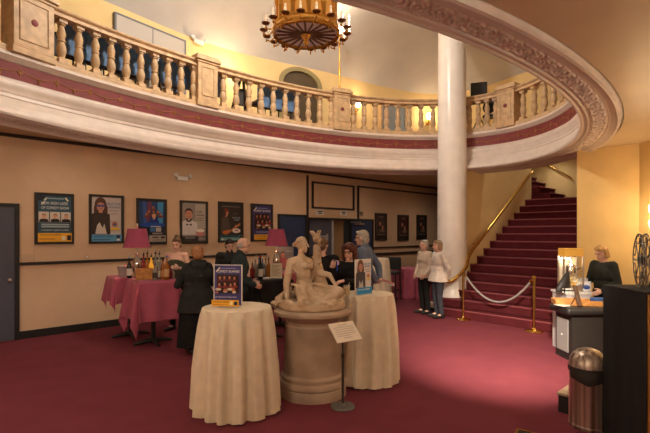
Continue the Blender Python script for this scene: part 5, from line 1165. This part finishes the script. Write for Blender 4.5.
t = thing('step_box', 'low black platform with tan top behind the trash can', 'platform', (2.325, 4.385, 0), ANG); MB().box((0, -.115, 0), (.50, .0, .17)).build('base', M_black, t); MB().box((-.015, -.13, .17), (.515, .01, .195)).build('top', mat('tan_board', (.36, .26, .17), .6), t, bevel=.004)
# draped cabinet with film reels
cab = thing('cabinet', 'tall wooden cabinet under black cloth at the photo\'s right edge', 'cabinet', (2.47, 3.37, 0))
MB().box((.012, .012, .0), (.97, .50, 1.31)).build('body', M_cabwood, cab, bevel=.005); MB().box((-.0, -.0, 0), (.98, .53, .04)).build('plinth', M_cabwood, cab)
b = MB(); rs = []; n = 60
for z, f in ((1.322, 0), (1.315, .25), (1.0, .5), (.6, .8), (.25, 1.), (.02, 1.1)):
    ring = []
    per_ = [(.0, .012)]+[(.0, .012+.50*i/22) for i in range(1, 23)]+[(.98*i/18, .512) for i in range(1, 19)]
    for i, (x, y) in enumerate(per_): o_ = .012*f*sin(i*.9+z)+.012*f*sin(i*.37+2*z); ring.append(V((x-(.010+o_*.35 if x < .3 else 0), y-(.010+abs(o_) if y < .1 else -(.01)), z)))
    rs.append(ring)
b.rings(rs, False); b.box((-.012, .006, 1.312), (.98, .525, 1.324)); cl = b.build('cloth', M_bcloth, None, True, ang=60); cl.location = cab.location; cl.name = 'black_drape'; tag(cl, 'black cloth draped over the tall cabinet at right edge', 'cloth')
def reel(x, y, label, r=.225):
    t = thing('film_reel', label, 'film reel', (x, y, 1.695), 0, 'film reels on the cabinet'); nz = Euler((0, 0, R(66))).to_matrix().to_4x4()
    G = Matrix.Translation((0, 0, r-.14-.225+.0)) if False else Matrix.Identity(4)
    t.location.z = 1.327+r
    for s_, nm in ((-.022, 'flange'), (.022, 'flange')):
        b = MB(); M = nz @ Matrix.Translation((0, s_, 0))
        for ro, ri in ((r, r-.012), (.055, .03)): b.rings([[M @ V((rr*cos(q), yy, rr*sin(q))) for q in [2*pi*i/40 for i in range(40)]] for rr, yy in ((ro, -.003), (ro, .003), (ri, .003), (ri, -.003), (ro, -.003))], True, False, False)
        for i in range(7):
            a = 2*pi*i/7; ca, sa_ = cos(a), sin(a); w = .007
            b.rings([[M @ V((rr*ca-sg*w*sa_, yy, rr*sa_+sg*w*ca)) for sg, yy in ((-1, -.003), (1, -.003), (1, .003), (-1, .003))] for rr in (.05, r-.008)])
            aa = a+pi/7; b.rings([[M @ V(((r-.05+rr*cos(q))*cos(aa)-rr*sin(q)*1.3*sin(aa), yy, (r-.05+rr*cos(q))*sin(aa)+rr*sin(q)*1.3*cos(aa))) for q in [2*pi*i2/14 for i2 in range(14)]] for rr, yy in ((.038, -.003), (.038, .003), (.033, .003), (.033, -.003), (.038, -.003))], True, False, False)
        b.build(nm, mat('reel_metal', (.22, .20, .17), .4, .7), t, True)
    b = MB(); b.lathe([(.04, -.022), (.04, .022)], 24, M=nz @ Euler((R(90), 0, 0)).to_matrix().to_4x4()); b.build('hub', M_black, t)
reel(2.64, 3.66, 'dark spoked film reel standing on black draped cabinet, left one'); reel(2.775, 3.655, 'dark spoked film reel cut off by the photo\'s right edge')
# wall sconce on the right wall
t = thing('wall_sconce', 'bright two-shade wall sconce at the photo\'s right edge', 'sconce', (TC2.x-.04, 6.62, 1.88)); b = MB(); b.ball((-.02, 0, -.10), (.03, .06, .12)); b.tube([(-.02, 0, -.1), (-.12, -.02, -.14), (-.16, -.03, -.06)], .012, 8); b.tube([(-.02, 0, -.05), (-.11, .0, -.02), (-.14, .0, .14), (-.14, 0, .17)], .012, 8); b.build('bracket', M_gilt, t)
for q in ((-.16, -.03, -.04), (-.14, 0, .19)): b = MB(); b.lathe([(.025, 0), (.05, .03), (.06, .09), (.058, .13)], 16, q, cap=False); b.build('shade', M_shade_lit, t)
lamp('sconce_light', 'POINT', (-.26, -.02, .22), 20, (1, .72, .40), .06, parent=t)
# concession counter
ct = thing('concession_counter', 'black concession counter with padded black edge and grey end panel', 'counter', (3.40, 6.06, 0))
MB().box((.01, .02, .02), (1.45, .44, .66)).build('body', mat('counter_black', (.02, .016, .014), .5), ct); MB().box((-.001, .10, .10), (.012, .40, .56)).build('end_panel', mat('panel_steelgrey', (.27, .26, .25), .5), ct, bevel=.003); MB().lathe([(.012, 0), (.012, .006)], 12, M=Matrix.Translation((-.002, .25, .33)) @ Euler((0, R(-90), 0)).to_matrix().to_4x4()).build('latch', M_white, ct)
b = MB(); b.box((-.09, -.06, .645), (1.45, .46, .755)); b.build('worktop', M_black, ct, bevel=.045, seg=4)
tag(MB().box((.0, .0, 0), (1.45, .44, .02)).build('toe_kick', M_black, ct), None)
bc = thing('back_counter', 'white laminate cabinet behind black counter carrying the popcorn machine', 'cabinet', (3.60, 6.56, 0))
MB().box((0, 0, .0), (.37, .40, .86)).build('carcass', mat('laminate_white', (.50, .47, .47), .4), bc); MB().box((-.02, -.02, .86), (.39, .42, .89)).build('worktop', mat('worktop_speckle', (.62, .60, .58), .35, var=.4, scale=120), bc, bevel=.004)
pmx, pmy = at(570.5, 6.76).x, 6.76
pm = thing('popcorn_machine', 'popcorn machine with amber top panel on the white back counter', 'popcorn machine', (pmx, pmy, .89), R(-8)); w = .135
MB().box((-w, -w*.8, 0), (w, w*.8, .10)).build('base', M_steel, pm, bevel=.005)
MB().box((-w-.005, -w*.8-.005, .535), (w+.005, w*.8+.005, .655)).build('top_panel', mat('amber_top', (.60, .30, .04), .4, emis=(1, .48, .06), estr=.25), pm, bevel=.006)
for sx in (-1, 1):
    for sy in (-1, 1): MB().box((sx*w-.012, sy*w*.8-.012, .10), (sx*w+.012, sy*w*.8+.012, .535)).build('corner_post', M_steel, pm)
b = MB(); b.lathe([(.05, .27), (.07, .28), (.07, .38), (.06, .395), (.065, .40), (.02, .42), (.015, .515)], 24); b.build('kettle', mat('kettle_steel', (.7, .68, .66), .15, 1.), pm); MB().tube([(.08, -.02, .33), (.13, -.05, .36)], .01, 6).build('kettle_handle', M_black, pm)
MB().box((-w+.01, w*.8-.012, .10), (w-.01, w*.8-.006, .515)).build('back_panel', mat('machine_back', (.7, .62, .5), .4), pm)
for x0 in (-w, w): MB().box((x0-.003, -w*.8+.012, .10), (x0+.003, w*.8-.012, .515)).build('glass_side', mat('machine_glass', (1, 1, 1), .02, trans=1., ior=1.05, alpha=.3), pm)
MB().box((-w+.02, -.04, .49), (-.03, .04, .512)).build('light_tube', mat('tube_lit', (1, .95, .85), .4, emis=(1, .85, .6), estr=14), pm)
b = MB()
for i in range(90): b.ball((random.uniform(-.12, .12), random.uniform(-.09, .09), .10+abs(random.gauss(0, .05))), (.018, .018, .015), seg=6, rn=4)
tag(b.build('popcorn', mat('popcorn', (.75, .58, .25), .8), pm), kind='stuff')
lamp('machine_light', 'POINT', (0, -.03, .46), 1.5, (1, .85, .6), .03, parent=pm)
z1 = .891
t = thing('black_bag', 'black slouching bag leaning before the popcorn machine', 'bag', (at(565, 6.57).x, 6.62, z1), .3); b = MB(); b.rings([[V((x*wx+ox, y*wy, z)) for x, y in [(cos(q), sin(q)) for q in [2*pi*i/16 for i in range(16)]]] for z, wx, wy, ox in ((0, .12, .05, 0), (.04, .135, .06, 0), (.16, .09, .05, .03), (.27, .035, .03, .07), (.30, .015, .015, .085))]); b.build('body', M_black, t); MB().tube([(.085, 0, .29), (.12, 0, .31), (.10, 0, .25)], .008, 6).build('drawstring', mat('cord_grey', (.2, .2, .2), .7), t)
for i, (u, dy, lb) in enumerate(((561.5, -.02, 'leftmost white paper cup on front edge of the popcorn counter'), (565.5, -.03, 'second white paper cup from left on popcorn counter edge'), (569.5, -.02, 'third white paper cup from left on popcorn counter edge'), (573.5, -.03, 'rightmost white paper cup in row on popcorn counter edge'))):
    t = thing('paper_cup', lb, 'cup', (at(u, 6.60).x, 6.60+dy, z1), 0, 'white cups by the popcorn machine'); MB().lathe([(.022, 0), (.028, .06), (.030, .062)], 14, cap=True).build('cup', M_white, t); MB().lathe([(.0262, .02), (.0276, .04)], 14, cap=False).build('printed_band', K_, t)
bottle(574.2, 6.63, .16, 'gold', cm(230, 225, 215), 'small orange bottle with pale cap beside the black bag', wp, .026, z1)
for i, (u, Y, s_, lb, rot) in enumerate(((579, 6.70, 1.0, 'white and blue snack bag, left one beside popcorn machine', .2), (586, 6.66, .95, 'white and blue snack bag, right one beside the blond woman', -.3), (582.5, 6.82, 1.15, 'white and blue snack bag behind the two front ones', .05))):
    t = thing('snack_bag', lb, 'bag', (at(u, Y).x, Y, z1), rot, 'blue and white snack bags')
    b = MB(); b.rings([[V((sx_*.075*s_*wx, sy_*.03*s_*wy, z*s_)) for sx_, sy_ in [(cos(q), sin(q)) for q in [2*pi*k/16 for k in range(16)]]] for z, wx, wy in ((0, .95, .3), (.02, 1, .8), (.08, .98, 1.1), (.13, 1, .8), (.155, 1, .15), (.165, 1, .1))]); b.build('pouch', cm(206, 208, 214, .35), t)
    b = MB(); b.ball((0, -.028*s_, .075*s_), (.05*s_, .012, .035*s_)); b.build('blue_print', cm(44, 70, 140, .35), t); 
z2 = .757
t = thing('wooden_tray', 'amber wooden tray lying along the black counter top', 'tray', (at(581, 6.30).x, 6.30, z2), R(-14)); b = MB(); b.box((-.36, -.13, 0), (.36, .13, .015)); b.build('bottom', M_wood, t)
for q in ((-.36, -.13, .36, -.115), (-.36, .115, .36, .13)): MB().box((q[0], q[1], .015), (q[2], q[3], .07)).build('long_side', M_wood, t, bevel=.003)
for q in ((-.36, -.115, -.345, .115), (.345, -.115, .36, .115)): MB().box((q[0], q[1], .015), (q[2], q[3], .07)).build('short_side', M_wood, t, bevel=.003)
t = thing('menu_easel', 'dark wooden framed menu leaning up from the black counter', 'menu', (at(579.5, 6.14).x, 6.12, z2), R(40)); o = MB().box((-.06, -.012, 0), (.06, .012, .30)).build('frame', mat('easel_wood', (.07, .035, .018), .5), t, bevel=.004); o.rotation_euler = (R(-18), R(10), 0); o2 = MB().box((-.045, -.015, .02), (.045, -.011, .28)).build('sheet', mat('menu_sheet', (.14, .08, .05), .5), t); o2.rotation_euler = (R(-18), R(10), 0); o3 = MB().tube([(0, .02, .2), (0, .13, .0)], .006, 6).build('prop', mat('easel_wood', (.07, .035, .018), .5), t)
t = thing('blue_box', 'blue box at right end of the black counter', 'box', (at(599, 6.22).x, 6.22, z2), .1); MB().box((-.09, -.06, 0), (.09, .06, .10)).build('carton', cm(32, 60, 112, .4), t, bevel=.003); MB().box((-.092, -.062, .075), (.092, .062, .105)).build('lid', cm(60, 100, 160, .4), t)
t = thing('papers', 'loose white papers on left end of the black counter', 'paper', (at(564.5, 6.16).x, 6.18, z2), .3)
for i, (dx, dy, a) in enumerate(((0, 0, 0), (.05, .02, .3), (-.03, .03, -.2))): o = MB().box((-.07, -.05, 0), (.07, .05, .004)).build('sheet', cm(210, 200, 190), t); o.location = (dx, dy, .004*i); o.rotation_euler.z = a
# brass framed floor plate
t = thing('floor_grille', 'brass framed dark floor grille at the bottom edge of the carpet', 'floor grille', (fl(526, 433).x, 3.83, .0), R(-35)); b = MB()
for q in ((-.13, -.10, .13, -.08), (-.13, .08, .13, .10), (-.13, -.08, -.11, .08), (.11, -.08, .13, .08)): b.box((q[0], q[1], 0), (q[2], q[3], .012))
b.build('frame', M_brass, t); b = MB()
for i in range(7): b.box((-.11, -.072+i*.022, .002), (.11, -.062+i*.022, .009))
b.build('grate', M_dsteel, t)
# ------------------------------------------------------------------ lights and camera
M_can = mat('downlight_lens', (1, .9, .75), .5, emis=(1, .8, .55), estr=4)
def downlight(p, zc, power, label, target=None, spot=95, size=.12):  # unseen fittings; all but the carpet pool lamp are added as fill
    t = thing('unseen_downlight', label, 'ceiling light', (p[0], p[1], zc), 0, 'recessed ceiling lights')
    MB().lathe([(.10, -.003), (.10, -.012), (.075, -.012), (.075, -.003)], 28, cap=False).build('trim_ring', M_white, t); MB().lathe([(.072, -.004), (.072, -.008)], 28).build('lens', M_can, t)
    l = lamp('downlight', 'SPOT', (0, 0, -.03), power, (1, .86, .68), size, spot, blend=1.0, parent=t)
    if target is not None: l.rotation_euler = (V(target)-V((p[0], p[1], zc-.03))).to_track_quat('-Z', 'Y').to_euler()
cnt = 0
for s_, n_, pw_, lb in ((.6, -1.0, 34, 'added unseen downlight above the grey-blue door end of the bar wall'), (3.2, -1.0, 34, 'added unseen downlight above the left bar'), (5.6, -1.0, 34, 'added unseen downlight above the right bar'), (8.6, -1.4, 45, 'added unseen downlight in front of the dark doorway'), (11.2, -1.7, 60, 'added unseen downlight at the far end of the back hall')):
    q = W(s_, n_); downlight((q.x, q.y), CB-.001, pw_, lb, None, 165)
for (x, y), pw_, lb, tg in (((-3.6, 2.2), 110, 'added unseen downlight near the left of the camera', (-4.2, 6.5, 1.0)), ((-1.8, 1.2), 120, 'added unseen downlight behind and left of the camera', (-2.2, 8.2, 1.2)), ((.2, 1.3), 90, 'added unseen downlight above the camera', (.6, 8.0, 1.2)), ((3.3, 3.2), 60, 'added unseen downlight above the cabinet and film reels', (3.2, 4.4, 0)), ((1.45, 2.55), 4800, 'recessed downlight aimed at the carpet by the stairs', (2.55, 6.7, 0))):
    downlight((x, y), CA-.001, pw_, lb, tg, 44 if x == 1.45 else 120)
from mathutils.bvhtree import BVHTree
bt = BVHTree.FromObject(dome, bpy.context.evaluated_depsgraph_get())
def dome_light(p, power, label, spot=110, target=None):
    h = bt.ray_cast(V((p.x, p.y, 5.0)), V((0, 0, 1))); zc = h[0].z if h[0] else 6.5
    downlight((p.x, p.y), zc-.004, power, label, target, spot)
downlight((VEST.x, VEST.y), 2.599, 45, 'added unseen downlight inside the dark doorway', None, 150)
p = SO+D*2.0-N*.6; dome_light(p, 300, 'added unseen downlight in the upper ceiling above the stairs', 75, SO+D*2.2-N*.5)
p = SO+D*4.1-N*.2; downlight((p.x, p.y), 4.079, 40, 'added unseen downlight over the stair landing', None, 150)
def added_sconce(p, rz, label, power):  # unseen sconces, added to raise the general light of the lobby
    t = thing('wall_sconce', label, 'sconce', p, rz, 'added unseen lobby sconces')
    b = MB(); b.ball((0, -.02, -.08), (.05, .02, .10)); b.tube([(0, -.03, -.08), (0, -.10, -.12), (0, -.15, -.04)], .012, 8); b.build('bracket', M_gilt, t)
    b = MB(); b.lathe([(.025, 0), (.05, .03), (.06, .09), (.058, .13)], 16, (0, -.15, -.03), cap=False); b.build('shade', M_shade_lit, t)
    lamp('sconce_light', 'POINT', (0, -.22, .14), power, (1, .86, .68), .08, parent=t)
for s_, pw_, lb in ((-.4, 30, 'added unseen left sconce on the wall behind the camera'), (3.4, 36, 'added unseen middle sconce on the wall behind the camera'), (6.8, 50, 'added unseen right sconce on the wall behind the camera')):
    added_sconce(W(s_, NB+.01, 2.1), ANG+pi, lb, pw_)
for y_, pw_, lb in ((3.6, 62, 'added unseen sconce on the right wall level with the draped cabinet'), (.6, 70, 'added unseen sconce on the right wall beside the camera')):
    f_ = (y_-TC3.y)/(TC2.y-TC3.y); added_sconce(V((TC3.x+(TC2.x-TC3.x)*f_-.01, y_, 2.1)), -pi/2+.03, lb, pw_)
for n_, pw_, lb in ((-4.5, 55, 'added unseen sconce on the left wall nearer the posters'), (-8, 55, 'added unseen sconce on the left wall nearer the camera')):
    added_sconce(W(SL+.01, n_, 2.1), ANG+pi/2, lb, pw_)
wd = bpy.data.worlds.new('World'); S.world = wd; wd.use_nodes = True; wd.node_tree.nodes['Background'].inputs[0].default_value = (.9, .62, .4, 1); wd.node_tree.nodes['Background'].inputs[1].default_value = .02
cd = bpy.data.cameras.new('camera'); cam = bpy.data.objects.new('camera', cd); COL.objects.link(cam)
cam.location = (0, 0, EYE); cam.rotation_euler = (pi/2, 0, 0); cd.sensor_fit = 'HORIZONTAL'; cd.sensor_width = 36; cd.lens = F/650*36; cd.shift_y = (HOR-216.5)/650; cd.clip_start = .05; cd.clip_end = 100
S.camera = cam
S.view_settings.view_transform = 'Standard'; S.view_settings.look = 'None'; S.view_settings.gamma = 1; S.view_settings.use_curve_mapping = False; S.view_settings.exposure = 0.15
